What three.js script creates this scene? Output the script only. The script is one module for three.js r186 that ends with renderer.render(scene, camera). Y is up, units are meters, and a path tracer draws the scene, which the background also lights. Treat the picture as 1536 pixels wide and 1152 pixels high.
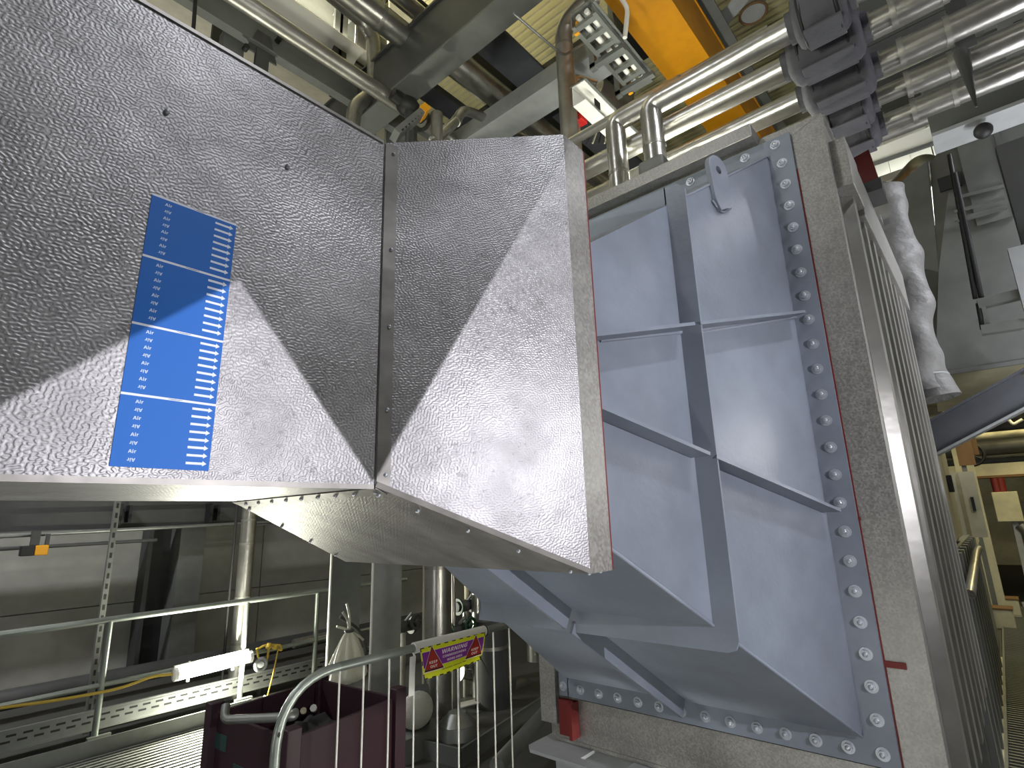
import * as THREE from 'three';
import { mergeGeometries } from 'three/addons/utils/BufferGeometryUtils.js';
import { RectAreaLightUniformsLib } from 'three/addons/lights/RectAreaLightUniformsLib.js';
import { RoundedBoxGeometry } from 'three/addons/geometries/RoundedBoxGeometry.js';

// ---------------------------------------------------------------- camera, exposure, large lights
// The script works in metres from the eye (x along the duct, y up, z towards the viewpoint's side); EYE lifts everything so that the floor is y = 0.
const EYE = 1.7, FLOOR = -1.7;
const scene = new THREE.Scene();
scene.background = new THREE.Color(0x050505);
const camera = new THREE.PerspectiveCamera(70.49, 1536 / 1152, 0.05, 100);
const RIGHT = new THREE.Vector3(0.65896, -0.03065, 0.75155), UP = new THREE.Vector3(-0.15979, 0.97066, 0.17969), BACK = new THREE.Vector3(-0.73501, -0.2385, 0.63473);
camera.quaternion.setFromRotationMatrix(new THREE.Matrix4().makeBasis(RIGHT, UP, BACK));
camera.position.set(0, EYE, 0);
const renderer = new THREE.WebGLRenderer({ antialias: true });
renderer.toneMapping = THREE.LinearToneMapping;
renderer.toneMappingExposure = 1.12;
renderer.shadowMap.enabled = true;
RectAreaLightUniformsLib.init();

const LAMP = {  // rail is the visible work lamp; the others are out of view
  flood: { at: [0.92, 0.16, 1.25], aim: [0.5, 0.15, -0.6], power: 8.5 },
  side: { at: [3.55, 0.45, 1.35], length: 1.0, power: 32 },
  rail: { power: 340 },
  ceiling: { power: 120 },
  corridor: { power: 110 },
};

// ---------------------------------------------------------------- helpers
const V = (x, y, z) => new THREE.Vector3(x, y, z);
const FOCAL = 815.24;
/** the point where the sight line of a pixel meets a plane across an axis */
function on(axis, value, px, py) {
  const d = V(0, 0, 0).addScaledVector(RIGHT, (px - 768) / FOCAL).addScaledVector(UP, -(py - 576) / FOCAL).addScaledVector(BACK, -1);
  return d.multiplyScalar(value / d[axis]);
}
function onPlane(normal, point, px, py) {
  const d = on('x', 1, px, py);
  return d.multiplyScalar(normal.dot(point) / normal.dot(d));
}
let seed = 7;
const rnd = () => { seed = (seed * 1664525 + 1013904223) >>> 0; return seed / 4294967296; };
const range = (a, b) => a + (b - a) * rnd();

const used = {}, roots = [];
function numbered(name) { const n = used[name] || 0; used[name] = n + 1; return n ? `${name}_${String(n).padStart(3, '0')}` : name; }
function tag(o, label, category, group) { o.userData.label = label; if (category) o.userData.category = category; if (group) o.userData.group = group; return o; }
function thing(name, label, category, group) {
  const o = new THREE.Group(); o.name = numbered(name); tag(o, label, category, group);
  scene.add(o); roots.push(o); return o;
}
function struct(name) {
  const o = new THREE.Group(); o.name = name; o.userData.kind = 'structure'; scene.add(o); roots.push(o); return o;
}
function part(parent, name, geometry, material, label) {
  const g = Array.isArray(geometry) ? merge(geometry) : geometry;
  const m = new THREE.Mesh(g, material); m.name = name; m.castShadow = m.receiveShadow = true;
  if (label) m.userData.label = label;
  parent.add(m); return m;
}
/** one mesh that is a thing of its own */
function solo(name, geometry, material, label, category, group) {
  const m = part(scene, numbered(name), geometry, material); tag(m, label, category, group); roots.push(m); return m;
}
function clean(g) {
  if (g.index) g = g.toNonIndexed();
  for (const k of Object.keys(g.attributes)) if (!['position', 'normal', 'uv'].includes(k)) g.deleteAttribute(k);
  return g;
}
function merge(list) { return list.length === 1 ? list[0] : mergeGeometries(list.map(clean)); }
/** uv in metres, each face laid flat on the plane it faces most */
function boxUV(g) {
  g = clean(g); const p = g.attributes.position, uv = new Float32Array(p.count * 2);
  const a = V(), b = V(), c = V(), n = V();
  for (let i = 0; i < p.count; i += 3) {
    a.fromBufferAttribute(p, i); b.fromBufferAttribute(p, i + 1); c.fromBufferAttribute(p, i + 2);
    n.copy(b).sub(a).cross(c.clone().sub(a));
    const x = Math.abs(n.x), y = Math.abs(n.y), z = Math.abs(n.z);
    [a, b, c].forEach((v, k) => {
      const [s, t] = x >= y && x >= z ? [v.z, v.y] : y >= z ? [v.x, v.z] : [v.x, v.y];
      uv[(i + k) * 2] = s; uv[(i + k) * 2 + 1] = t;
    });
  }
  g.setAttribute('uv', new THREE.BufferAttribute(uv, 2)); return g;
}
function box(x0, x1, y0, y1, z0, z1, r = 0) {
  const w = Math.abs(x1 - x0), h = Math.abs(y1 - y0), d = Math.abs(z1 - z0);
  const g = r ? new RoundedBoxGeometry(w, h, d, 2, Math.min(r, w / 2.1, h / 2.1, d / 2.1)) : new THREE.BoxGeometry(w, h, d);
  g.translate((x0 + x1) / 2, (y0 + y1) / 2, (z0 + z1) / 2); return boxUV(g);
}
function cyl(a, b, r0, r1 = r0, n = 20) {
  const d = b.clone().sub(a), L = d.length(), g = new THREE.CylinderGeometry(r1, r0, L, n);
  const uv = g.attributes.uv; for (let i = 0; i < uv.count; i++) uv.setXY(i, uv.getX(i) * 6.28 * r0, uv.getY(i) * L);
  g.applyQuaternion(new THREE.Quaternion().setFromUnitVectors(V(0, 1, 0), d.normalize()));
  g.translate((a.x + b.x) / 2, (a.y + b.y) / 2, (a.z + b.z) / 2); return clean(g);
}
/** tube through points with rounded corners */
function pipe(points, r, bend = r * 2, n = 18) {
  const path = new THREE.CurvePath(); let from = points[0];
  for (let i = 1; i < points.length; i++) {
    const p = points[i];
    if (i === points.length - 1) { path.add(new THREE.LineCurve3(from.clone(), p.clone())); break; }
    const inn = from.clone().sub(p).normalize(), out = points[i + 1].clone().sub(p).normalize();
    const b = Math.min(bend, from.distanceTo(p) * 0.49, points[i + 1].distanceTo(p) * 0.49);
    const s = p.clone().addScaledVector(inn, b), e = p.clone().addScaledVector(out, b);
    path.add(new THREE.LineCurve3(from.clone(), s)); path.add(new THREE.QuadraticBezierCurve3(s, p.clone(), e)); from = e;
  }
  const parts = [];
  for (const c of path.curves) {
    const L = c.getLength(); if (L < 1e-5) continue;
    const g = new THREE.TubeGeometry(c, c.isLineCurve3 ? 1 : 10, r, n);
    const uv = g.attributes.uv; for (let i = 0; i < uv.count; i++) uv.setXY(i, uv.getY(i) * 6.28 * r, uv.getX(i) * L);
    parts.push(g);
  }
  return merge([...parts.map(clean), cap(points[0], points[1], r, n), cap(points.at(-1), points.at(-2), r, n)]);
}
function cap(at, from, r, n) {
  const g = new THREE.CircleGeometry(r, n), d = at.clone().sub(from).normalize();
  g.applyQuaternion(new THREE.Quaternion().setFromUnitVectors(V(0, 0, 1), d)); g.translate(at.x, at.y, at.z); return clean(g);
}
/** flat plate: outline in space, thickness behind its face (the face turns towards `to`) */
function plate(points, t, to = V(0, 0, 0), holes = []) {
  const n = V(); points.forEach((p, i) => { const q = points[(i + 1) % points.length]; n.x += (p.y - q.y) * (p.z + q.z); n.y += (p.z - q.z) * (p.x + q.x); n.z += (p.x - q.x) * (p.y + q.y); });
  n.normalize(); if (n.dot(to.clone().sub(points[0])) < 0) n.negate();
  const u = points[1].clone().sub(points[0]); u.addScaledVector(n, -u.dot(n)).normalize(); const w = n.clone().cross(u), o = points[0];
  const flat = (p) => new THREE.Vector2(p.clone().sub(o).dot(u), p.clone().sub(o).dot(w));
  const s = new THREE.Shape(points.map(flat)); holes.forEach((h) => s.holes.push(new THREE.Path(h.map(flat))));
  const g = new THREE.ExtrudeGeometry(s, { depth: t, bevelEnabled: false });
  g.translate(0, 0, -t); g.applyMatrix4(new THREE.Matrix4().makeBasis(u, w, n)); g.translate(o.x, o.y, o.z);
  return boxUV(g);
}
/** a bar of w x h along a to b; h is measured along `up` */
function bar(a, b, w, h, up = V(0, 1, 0)) {
  const d = b.clone().sub(a), L = d.length(); d.normalize();
  const s = d.clone().cross(up).normalize(), u = s.clone().cross(d);
  const g = new THREE.BoxGeometry(w, h, L); g.applyMatrix4(new THREE.Matrix4().makeBasis(s, u, d.negate()));
  g.translate((a.x + b.x) / 2, (a.y + b.y) / 2, (a.z + b.z) / 2); return boxUV(g);
}
/** prism of an outline [across, up] along a to b */
function sweep(outline, a, b, up = V(0, 1, 0)) {
  const d = b.clone().sub(a), L = d.length(); d.normalize();
  const s = d.clone().cross(up).normalize(), u = s.clone().cross(d);
  const g = new THREE.ExtrudeGeometry(new THREE.Shape(outline.map(([x, y]) => new THREE.Vector2(x, y))), { depth: L, bevelEnabled: false });
  g.applyMatrix4(new THREE.Matrix4().makeBasis(s, u, d.clone().negate())); g.translate(b.x, b.y, b.z); return boxUV(g);
}
const iShape = (w, h, tf = 0.015, tw = 0.01) => [[-w / 2, -h / 2], [w / 2, -h / 2], [w / 2, -h / 2 + tf], [tw / 2, -h / 2 + tf], [tw / 2, h / 2 - tf], [w / 2, h / 2 - tf], [w / 2, h / 2], [-w / 2, h / 2], [-w / 2, h / 2 - tf], [-tw / 2, h / 2 - tf], [-tw / 2, -h / 2 + tf], [-w / 2, -h / 2 + tf]];
const cShape = (w, h, t = 0.008) => [[-w / 2, -h / 2], [w / 2, -h / 2], [w / 2, -h / 2 + t], [-w / 2 + t, -h / 2 + t], [-w / 2 + t, h / 2 - t], [w / 2, h / 2 - t], [w / 2, h / 2], [-w / 2, h / 2]];
const lShape = (w, h, t = 0.006) => [[0, 0], [w, 0], [w, t], [t, t], [t, h], [0, h]];
function ball(p, r, sx = 1, sy = 1, sz = 1, n = 16) { const g = new THREE.SphereGeometry(r, n, Math.ceil(n * 0.7)); g.scale(sx, sy, sz); g.translate(p.x, p.y, p.z); return clean(g); }
function ring(c, R, r, axis = 'z', n = 24) { const g = new THREE.TorusGeometry(R, r, 8, n); if (axis === 'x') g.rotateY(Math.PI / 2); if (axis === 'y') g.rotateX(Math.PI / 2); g.translate(c.x, c.y, c.z); return clean(g); }
/** hexagon bolt head on a washer, looking along `n` */
function boltShape(r, n) {
  const q = new THREE.Quaternion().setFromUnitVectors(V(0, 1, 0), n.clone().normalize());
  const a = new THREE.CylinderGeometry(r * 1.45, r * 1.45, r * 0.25, 18); a.translate(0, r * 0.125, 0);
  const b = new THREE.CylinderGeometry(r * 0.95, r, r * 0.8, 6); b.translate(0, r * 0.6, 0);
  const c = new THREE.SphereGeometry(r * 0.62, 12, 6, 0, Math.PI * 2, 0, Math.PI / 2); c.scale(1, 0.7, 1); c.translate(0, r * 0.98, 0);
  const g = merge([a, b, c].map(clean)); g.applyQuaternion(q); return g;
}

// ---------------------------------------------------------------- textures
const size = 512;
function texture(w, h, fill, color = true, metres = 1) {
  const data = new Uint8Array(w * h * 4);
  for (let y = 0; y < h; y++) for (let x = 0; x < w; x++) {
    const c = fill(x / w, y / h), i = (y * w + x) * 4;
    const [r, g, b] = Array.isArray(c) ? c : [c, c, c];
    data[i] = Math.max(0, Math.min(255, r * 255)); data[i + 1] = Math.max(0, Math.min(255, g * 255)); data[i + 2] = Math.max(0, Math.min(255, b * 255)); data[i + 3] = 255;
  }
  const t = new THREE.DataTexture(data, w, h); t.wrapS = t.wrapT = THREE.RepeatWrapping; t.magFilter = THREE.LinearFilter; t.minFilter = THREE.LinearMipmapLinearFilter; t.generateMipmaps = true;
  if (color) t.colorSpace = THREE.SRGBColorSpace;
  t.repeat.set(1 / metres, 1 / metres); t.needsUpdate = true; return t;
}
/** tiling value noise */
function noise(n, s0) {
  const grid = new Float32Array(n * n); const keep = seed; seed = s0; for (let i = 0; i < n * n; i++) grid[i] = rnd(); seed = keep;
  return (u, v) => {
    const x = u * n, y = v * n, i = Math.floor(x), j = Math.floor(y), fx = x - i, fy = y - j, a = fx * fx * (3 - 2 * fx), b = fy * fy * (3 - 2 * fy);
    const at = (p, q) => grid[((q % n + n) % n) * n + ((p % n + n) % n)];
    return (at(i, j) * (1 - a) + at(i + 1, j) * a) * (1 - b) + (at(i, j + 1) * (1 - a) + at(i + 1, j + 1) * a) * b;
  };
}
function fractal(n, octaves, s0) { const list = Array.from({ length: octaves }, (_, k) => noise(n << k, s0 + k * 17)); return (u, v) => { let s = 0, w = 0.5, t = 0; for (const f of list) { s += w * f(u, v); t += w; w *= 0.55; } return s / t; }; }
// embossed aluminium: short wandering ridges about 6 mm apart, as rolled into stucco sheet
const waves = []; for (let i = 0; i < 44; i++) { const a = rnd() * Math.PI * 2, k = range(40, 72); waves.push([Math.round(Math.cos(a) * k * 0.88), Math.round(Math.sin(a) * k * 1.1), rnd() * 6.28]); }
const stuccoBump = texture(1024, 1024, (u, v) => { let s = 0; for (const [a, b, p] of waves) s += Math.cos(6.28318530718 * (a * u + b * v) + p); s /= Math.sqrt(22); return 0.5 + 0.5 * Math.tanh(s * 1.3); }, false, 0.27);
const fA = fractal(4, 6, 11), fB = fractal(6, 5, 23), fC = fractal(24, 4, 31), fD = noise(120, 41);
const stuccoTone = texture(size, size, (u, v) => { const d = 0.62 + 0.14 * (fA(u, v) - 0.5) + 0.10 * (fC(u, v) - 0.5) - (fD(u, v) > 0.9 ? 0.07 : 0); return [d * 1.0, d * 0.995, d * 1.0]; }, true, 0.7);
const stuccoRough = texture(size, size, (u, v) => 0.5 + 0.2 * (fB(u, v) - 0.5), false, 0.6);
// plain sheet, smeared with dust
const sheetTone = texture(size, size, (u, v) => { const s = fA(u * 1, v * 3), d = 0.58 + 0.28 * (s - 0.5) + 0.12 * (fC(u, v) - 0.5); return [d, d * 0.985, d * 0.955]; }, true, 0.8);
// zinc spangle
const cells = []; { const keep = seed; seed = 99; for (let j = 0; j < 40; j++) for (let i = 0; i < 40; i++) cells.push([(i + rnd()) / 40, (j + rnd()) / 40, rnd()]); seed = keep; }
function spangle(u, v) {
  const ci = Math.floor(u * 40), cj = Math.floor(v * 40); let best = 9, tone = 0;
  for (let dj = -1; dj < 2; dj++) for (let di = -1; di < 2; di++) {
    const i = (ci + di + 40) % 40, j = (cj + dj + 40) % 40, c = cells[j * 40 + i]; let dx = Math.abs(c[0] - u), dy = Math.abs(c[1] - v); dx = Math.min(dx, 1 - dx); dy = Math.min(dy, 1 - dy);
    const d = dx * dx + dy * dy; if (d < best) { best = d; tone = c[2]; }
  }
  return tone;
}
const spangleMap = new Float32Array(size * size); for (let y = 0; y < size; y++) for (let x = 0; x < size; x++) spangleMap[y * size + x] = spangle(x / size, y / size);
const sp = (u, v) => spangleMap[Math.floor(v * size) * size + Math.floor(u * size)];
const zincTone = texture(size, size, (u, v) => { const d = 0.62 + 0.10 * (sp(u, v) - 0.5) + 0.10 * (fA(u, v) - 0.5); return [d, d * 0.99, d * 0.96]; }, true, 0.2);
const zincRough = texture(size, size, (u, v) => 0.46 + 0.14 * (sp(u, v) - 0.5), false, 0.2);
const mottle = texture(size, size, (u, v) => 0.86 + 0.24 * (fA(u, v) - 0.5) + 0.08 * (fC(u, v) - 0.5), true, 1.6);
const mottleRough = texture(size, size, (u, v) => 0.5 + 0.3 * (fB(u, v) - 0.5), false, 1.1);
const dent = texture(256, 256, (u, v) => fB(u, v), false, 0.9);
const orange = texture(256, 256, (u, v) => fC(u, v), false, 0.25);
const weave = texture(128, 128, (u, v) => 0.5 + 0.25 * Math.sin(u * 6.28318 * 16) + 0.25 * Math.sin(v * 6.28318 * 16), false, 0.03);
const clothBump = texture(256, 256, (u, v) => fA(u, v), false, 0.35);

// ---------------------------------------------------------------- materials
const std = (o) => new THREE.MeshStandardMaterial(o);
const tint = (t, m) => { const c = t.clone(); c.repeat.set(1 / m, 1 / m); c.needsUpdate = true; return c; };
const M = {
  stucco: std({ map: stuccoTone, metalness: 0.78, roughness: 1, roughnessMap: stuccoRough, bumpMap: stuccoBump, bumpScale: 0.00032 }),
  sheet: std({ map: sheetTone, metalness: 0.85, roughness: 0.52, bumpMap: dent, bumpScale: 0.004 }),
  sheetEmbossed: std({ map: sheetTone, metalness: 0.85, roughness: 0.5, bumpMap: stuccoBump, bumpScale: 0.0003 }),
  zinc: std({ map: zincTone, metalness: 0.7, roughness: 1, roughnessMap: zincRough, bumpMap: dent, bumpScale: 0.002 }),
  flute: std({ map: tint(mottle, 0.9), color: 0xc6c5bf, metalness: 0.72, roughness: 0.36, bumpMap: dent, bumpScale: 0.002 }),
  clad: std({ map: tint(mottle, 0.7), color: 0xdcdad2, metalness: 0.94, roughness: 0.29, bumpMap: dent, bumpScale: 0.003 }),
  cladDull: std({ map: tint(mottle, 0.7), color: 0xbdbbb2, metalness: 0.85, roughness: 0.4, bumpMap: dent, bumpScale: 0.003 }),
  paint: std({ map: mottle, color: 0x919aa7, metalness: 0, roughness: 0.36, bumpMap: orange, bumpScale: 0.0004 }),
  bolt: std({ color: 0xb7bcc4, metalness: 0.5, roughness: 0.35 }),
  weld: std({ map: mottle, color: 0x949daa, metalness: 0, roughness: 0.36 }),
  steelDark: std({ map: mottle, color: 0x4c4e4c, metalness: 0.1, roughness: 0.55 }),
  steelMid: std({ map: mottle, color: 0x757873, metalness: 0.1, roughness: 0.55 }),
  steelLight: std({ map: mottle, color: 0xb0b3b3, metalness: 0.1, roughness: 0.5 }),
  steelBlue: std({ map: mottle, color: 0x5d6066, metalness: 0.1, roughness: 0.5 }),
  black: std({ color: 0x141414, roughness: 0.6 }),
  rubber: std({ color: 0x1d1d1f, roughness: 0.75, bumpMap: weave, bumpScale: 0.0006 }),
  jacket: std({ map: mottle, color: 0x5c5c62, roughness: 0.8, bumpMap: clothBump, bumpScale: 0.012 }),
  foil: std({ map: mottle, color: 0x80807e, metalness: 0.15, roughness: 0.6, bumpMap: clothBump, bumpScale: 0.012 }),
  red: std({ map: mottle, color: 0x7d1f18, roughness: 0.55 }),
  brightRed: std({ color: 0xc0201e, roughness: 0.5 }),
  yellow: std({ map: mottle, color: 0xd08c08, roughness: 0.5 }),
  amber: std({ color: 0xd3930f, roughness: 0.5 }),
  cream: std({ map: mottle, color: 0xd6d4c6, roughness: 0.75 }),
  wall: std({ map: tint(mottle, 3), color: 0xaeaea4, roughness: 0.7 }),
  deck: std({ color: 0xc4c09a, metalness: 0.1, roughness: 0.5 }),
  floor: std({ map: tint(mottle, 2), color: 0x4c4b45, roughness: 0.8 }),
  grate: std({ map: mottle, color: 0x8d8f86, metalness: 0.55, roughness: 0.5 }),
  galv: std({ map: mottle, color: 0xa5a8a4, metalness: 0.75, roughness: 0.42 }),
  rail: std({ map: mottle, color: 0xaab2aa, metalness: 0.65, roughness: 0.4 }),
  maroon: std({ map: mottle, color: 0x341422, roughness: 0.6 }),
  white: std({ color: 0xdad9d2, roughness: 0.5 }),
  ivory: std({ map: mottle, color: 0xd8d2b2, roughness: 0.55 }),
  green: std({ color: 0x123c26, roughness: 0.45 }),
  brown: std({ map: mottle, color: 0x7a5a34, roughness: 0.7 }),
  cable: std({ color: 0xb59a3a, roughness: 0.6 }),
  plastic: new THREE.MeshPhysicalMaterial({ color: 0xcfcfc4, roughness: 0.3, transmission: 0.35, thickness: 0, bumpMap: clothBump, bumpScale: 0.02 }),
  tube: std({ color: 0xffffff, emissive: 0xfdfbe6, emissiveIntensity: 6, roughness: 0.4 }),
  lamp: std({ color: 0xffffff, emissive: 0xf4f6ff, emissiveIntensity: 5, roughness: 0.4 }),
  warmLamp: std({ color: 0xffffff, emissive: 0xfff0b8, emissiveIntensity: 5, roughness: 0.4 }),
};
// ---------------------------------------------------------------- lamp builders (the light sits just in front of its glowing face)
function areaLight(parent, at, dir, w, h, color, intensity) {
  const l = new THREE.RectAreaLight(color, intensity, w, h); l.name = 'area_light';
  const z = dir.clone().normalize().negate(), x = V(1, 0, 0); if (Math.abs(z.x) > 0.9) x.set(0, 0, 1); const y = z.clone().cross(x).normalize(); x.copy(y).cross(z);
  l.quaternion.setFromRotationMatrix(new THREE.Matrix4().makeBasis(x, y, z)); l.position.copy(at); parent.add(l); return l;
}
/** lamp out of view: linear fitting along x or z, shining along dir */
function unseenBatten(label, c, length, axis, dir, power, mat = M.lamp, color = 0xf6f7ff, width = 0.12, group) {
  const t = thing('unseen_lamp', label, 'lamp', group), a = V(), d = dir.clone().normalize(); a[axis] = length / 2;
  const back = c.clone().addScaledVector(d, -0.05), side = a.clone().normalize().cross(d);
  part(t, 'housing', bar(back.clone().sub(a), back.clone().add(a), width, 0.06, d), M.white);
  const face = c.clone().addScaledVector(d, -0.012);
  part(t, 'diffuser', bar(face.clone().sub(a.clone().multiplyScalar(0.97)), face.clone().add(a.clone().multiplyScalar(0.97)), width * 0.86, 0.02, d), mat);
  for (const s of [-1, 1]) { const e = back.clone().addScaledVector(a, s); part(t, 'end_cap', bar(e.clone().addScaledVector(a, -0.02), e.clone().addScaledVector(a, 0.02), width * 1.03, 0.066, d), M.galv); }
  void side; areaLight(t, c.clone().addScaledVector(d, 0.004), d, axis === 'x' || axis === 'z' ? length * 0.95 : length, width * 0.86, color, power);
  return t;
}

// ---------------------------------------------------------------- the hall
const HX0 = -4.5, HX1 = 21, HZ0 = -8.6, HZ1 = 6, TOP = 6.4;
{
  const f = struct('floor');
  part(f, 'concrete_slab', box(HX0, HX1, FLOOR - 0.25, FLOOR, HZ0, HZ1), M.floor);
  const c = struct('ceiling');
  part(c, 'roof_slab', box(HX0, HX1, TOP + 0.04, TOP + 0.3, HZ0, HZ1), M.cream);
  // profiled deck under the roof: ribs along z, only where the gaps between the beams show them
  const ribs = []; for (let x = 1.5; x < 9; x += 0.11) ribs.push(box(x, x + 0.055, TOP, TOP + 0.04, -6, 2));
  part(c, 'deck_ribs', ribs, M.deck).userData.kind = 'stuff';
  const w = struct('wall_left');
  part(w, 'backing', box(HX0, HX1, FLOOR, TOP + 0.3, HZ0 - 0.3, HZ0 - 0.06), M.wall);
  // long flat cladding panels, one above the other, with open joints
  const rows = [FLOOR, -0.9, 0.12, 1.2, 2.3, 3.4, 4.6, TOP];
  for (let j = 0; j + 1 < rows.length; j++) for (let x = HX0; x < HX1 - 0.1; x += 4.25) part(w, 'cladding_panel', box(x + 0.006, x + 4.244, rows[j] + 0.006, rows[j + 1] - 0.006, HZ0 - 0.06, HZ0), M.wall);
  part(struct('wall_right'), 'backing', box(HX0, HX1, FLOOR, TOP + 0.3, HZ1, HZ1 + 0.3), M.wall);
  part(struct('wall_back'), 'backing', box(HX0 - 0.3, HX0, FLOOR, TOP + 0.3, HZ0, HZ1), M.wall);
  part(struct('wall_far'), 'backing', box(HX1, HX1 + 0.3, FLOOR, TOP + 0.3, HZ0, HZ1), M.ivory);
}

// ---------------------------------------------------------------- insulated duct in the foreground
const AZ = -0.65, AF = -1.12, AB = 0.047, AT = 0.601, CX = 0.452;          // straight run: front, far side, underside, top, and where it starts to widen
const BX = 0.80, BE = 0.87, BZ = -0.532, BF = -1.262, BB = -0.095, BT = 0.753; // widened end
const duct = thing('insulated_duct', 'silver embossed metal duct with blue arrow stickers, widening towards the grey transition', 'duct');
{
  const t = 0.012, out = V(0, 0.3, 5);
  const seam = -1.25;
  for (const [a, b] of [[HX0, seam - 0.001], [seam, CX]]) {
    part(duct, 'side_panel', plate([V(a, AB, AZ), V(b, AB, AZ), V(b, AT, AZ), V(a, AT, AZ)], t, V(0, 0, 9)), M.stucco);
    part(duct, 'bottom_panel', plate([V(a, AB, AZ - t), V(b, AB, AZ - t), V(b, AB, AF), V(a, AB, AF)], t, V(0, -9, 0)), M.stucco);
    part(duct, 'top_panel', plate([V(a, AT, AZ - t), V(b, AT, AZ - t), V(b, AT, AF), V(a, AT, AF)], t, V(0, 9, 0)), M.stucco);
    part(duct, 'back_panel', plate([V(a, AB, AF), V(b, AB, AF), V(b, AT, AF), V(a, AT, AF)], t, V(0, 0, -9)), M.stucco);
  }
  // folded lip along the lower front edge and the upper front edge
  part(duct, 'folded_edge', box(seam, CX - 0.002, AB - 0.003, AB + 0.0035, AZ - 0.004, AZ + 0.003), M.sheet);
  part(duct, 'folded_edge', box(seam, CX - 0.002, AT - 0.003, AT + 0.002, AZ - 0.004, AZ + 0.002), M.sheet);
  // widening hood
  const p = { fb: V(CX + 0.0015, AB, AZ), ft: V(CX + 0.0015, AT, AZ), bb: V(CX + 0.0015, AB, AF), bt: V(CX + 0.0015, AT, AF), Fb: V(BX, BB, BZ), Ft: V(BX, BT, BZ), Bb: V(BX, BB, BF), Bt: V(BX, BT, BF) };
  const hoodSide = part(duct, 'hood_side_panel', plate([p.fb, p.Fb, p.Ft, p.ft], t, V(0, 0.3, 9)), M.stucco);
  const hoodBottom = part(duct, 'hood_bottom_panel', plate([p.fb, p.Fb, p.Bb, p.bb], t, V(-1, -9, -1)), M.sheetEmbossed, 'smeared plain sheet on the underside of the widening');
  part(duct, 'hood_top_panel', plate([p.ft, p.Ft, p.Bt, p.bt], t, V(-1, 9, -1)), M.stucco);
  part(duct, 'hood_back_panel', plate([p.bb, p.Bb, p.Bt, p.bt], t, V(-1, 0.3, -9)), M.stucco);
  // straight rim at the mouth
  part(duct, 'rim_side', box(BX, BE, BB, BT, BZ - t, BZ), M.zinc);
  part(duct, 'rim_back', box(BX, BE, BB, BT, BF, BF + t), M.zinc);
  part(duct, 'rim_bottom', box(BX, BE, BB, BB + t, BF + t, BZ - t), M.zinc);
  part(duct, 'rim_top', box(BX, BE, BT - t, BT, BF + t, BZ - t), M.zinc);
  // plain folded strips over the joints (flat, 22 mm wide)
  const along = (a, b, w, side, to) => { const d = b.clone().sub(a).normalize(), s = side.clone().addScaledVector(d, -side.dot(d)).normalize().multiplyScalar(w); return plate([a, b, b.clone().add(s), a.clone().add(s)].map((q) => q.clone().add(to.clone().multiplyScalar(0.0016))), 0.0014, to.clone().multiplyScalar(20).add(a)); };
  const nB = V(-0.118, 0, 0.348).normalize(), dB = V(0.348, 0, 0.118);
  part(duct, 'lap_strip', along(p.fb.clone().addScaledVector(dB, 0.004), p.ft.clone().addScaledVector(dB, 0.004), 0.02, dB, nB), M.sheet);
  const nD = V(-0.142, -0.348, 0).normalize(), dD = V(0.348, -0.142, 0);
  part(duct, 'lap_strip', along(p.fb.clone().addScaledVector(dD, 0.004), p.bb.clone().addScaledVector(dD, 0.004), 0.022, dD, nD), M.sheet);
  part(duct, 'lap_strip', along(p.fb.clone(), p.Fb.clone(), 0.008, V(0, 1, 0.2), nB), M.sheet);
  // rivets
  const rivet = new THREE.SphereGeometry(0.0032, 10, 6);
  const rv = (q, n, host = n.y < -0.5 ? hoodBottom : hoodSide) => { const m = part(host, 'rivet', rivet, M.bolt); m.position.copy(q).addScaledVector(n, 0.0012); return m; };
  for (const k of [0.03, 0.2, 0.43, 0.66, 0.97]) rv(p.fb.clone().lerp(p.ft, k).addScaledVector(dB, 0.04), nB);
  for (let k = 0; k < 9; k++) rv(p.fb.clone().lerp(p.bb, (k + 0.3) / 9).addScaledVector(dD, 0.035), nD);
  for (const k of [0.04, 0.2, 0.42, 0.66, 0.93]) rv(p.fb.clone().lerp(p.Fb, k).add(V(0, -0.004, -0.014)), nD);
  for (const k of [0.1, 0.35, 0.6, 0.85]) rv(p.bb.clone().lerp(p.Bb, k).add(V(0, 0, 0.015)), nD);
  for (const [x, y] of [[250, 168], [431, 250]]) rv(on('z', AZ, x, y), V(0, 0, 1), duct.children.filter((k) => k.name === 'side_panel')[1]);
  for (const x of [0.815, 0.85]) rv(V(x, BB, BZ - 0.012), V(0, -1, 0));
  // closing plates between the mouth and the transition, red gasket edge
  const c0 = coneAt(BE - 0.006), o = [V(BE - 0.006, BB + t, BZ - t), V(BE - 0.006, BT - t, BZ - t), V(BE - 0.006, BT - t, BF + t), V(BE - 0.006, BB + t, BF + t)], i = [V(BE - 0.006, c0.b, c0.n), V(BE - 0.006, c0.t, c0.n), V(BE - 0.006, c0.t, c0.f), V(BE - 0.006, c0.b, c0.f)];
  for (let k = 0; k < 4; k++) part(duct, 'closing_plate', plate([o[k], o[(k + 1) % 4], i[(k + 1) % 4], i[k]], 0.004, V(9, 0, -1)), M.sheet);
  part(duct, 'gasket', [box(BE, BE + 0.007, BB + 0.001, BT - 0.001, BZ - 0.02, BZ - 0.0015), box(BE, BE + 0.007, BB + 0.001, BB + 0.02, BF + 0.001, BZ - 0.02), box(BE, BE + 0.007, BT - 0.02, BT - 0.001, BF + 0.001, BZ - 0.02), box(BE, BE + 0.007, BB + 0.02, BT - 0.02, BF + 0.001, BF + 0.02)], M.red, 'dark red sealing strip round the mouth');
  void out;
}
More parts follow.
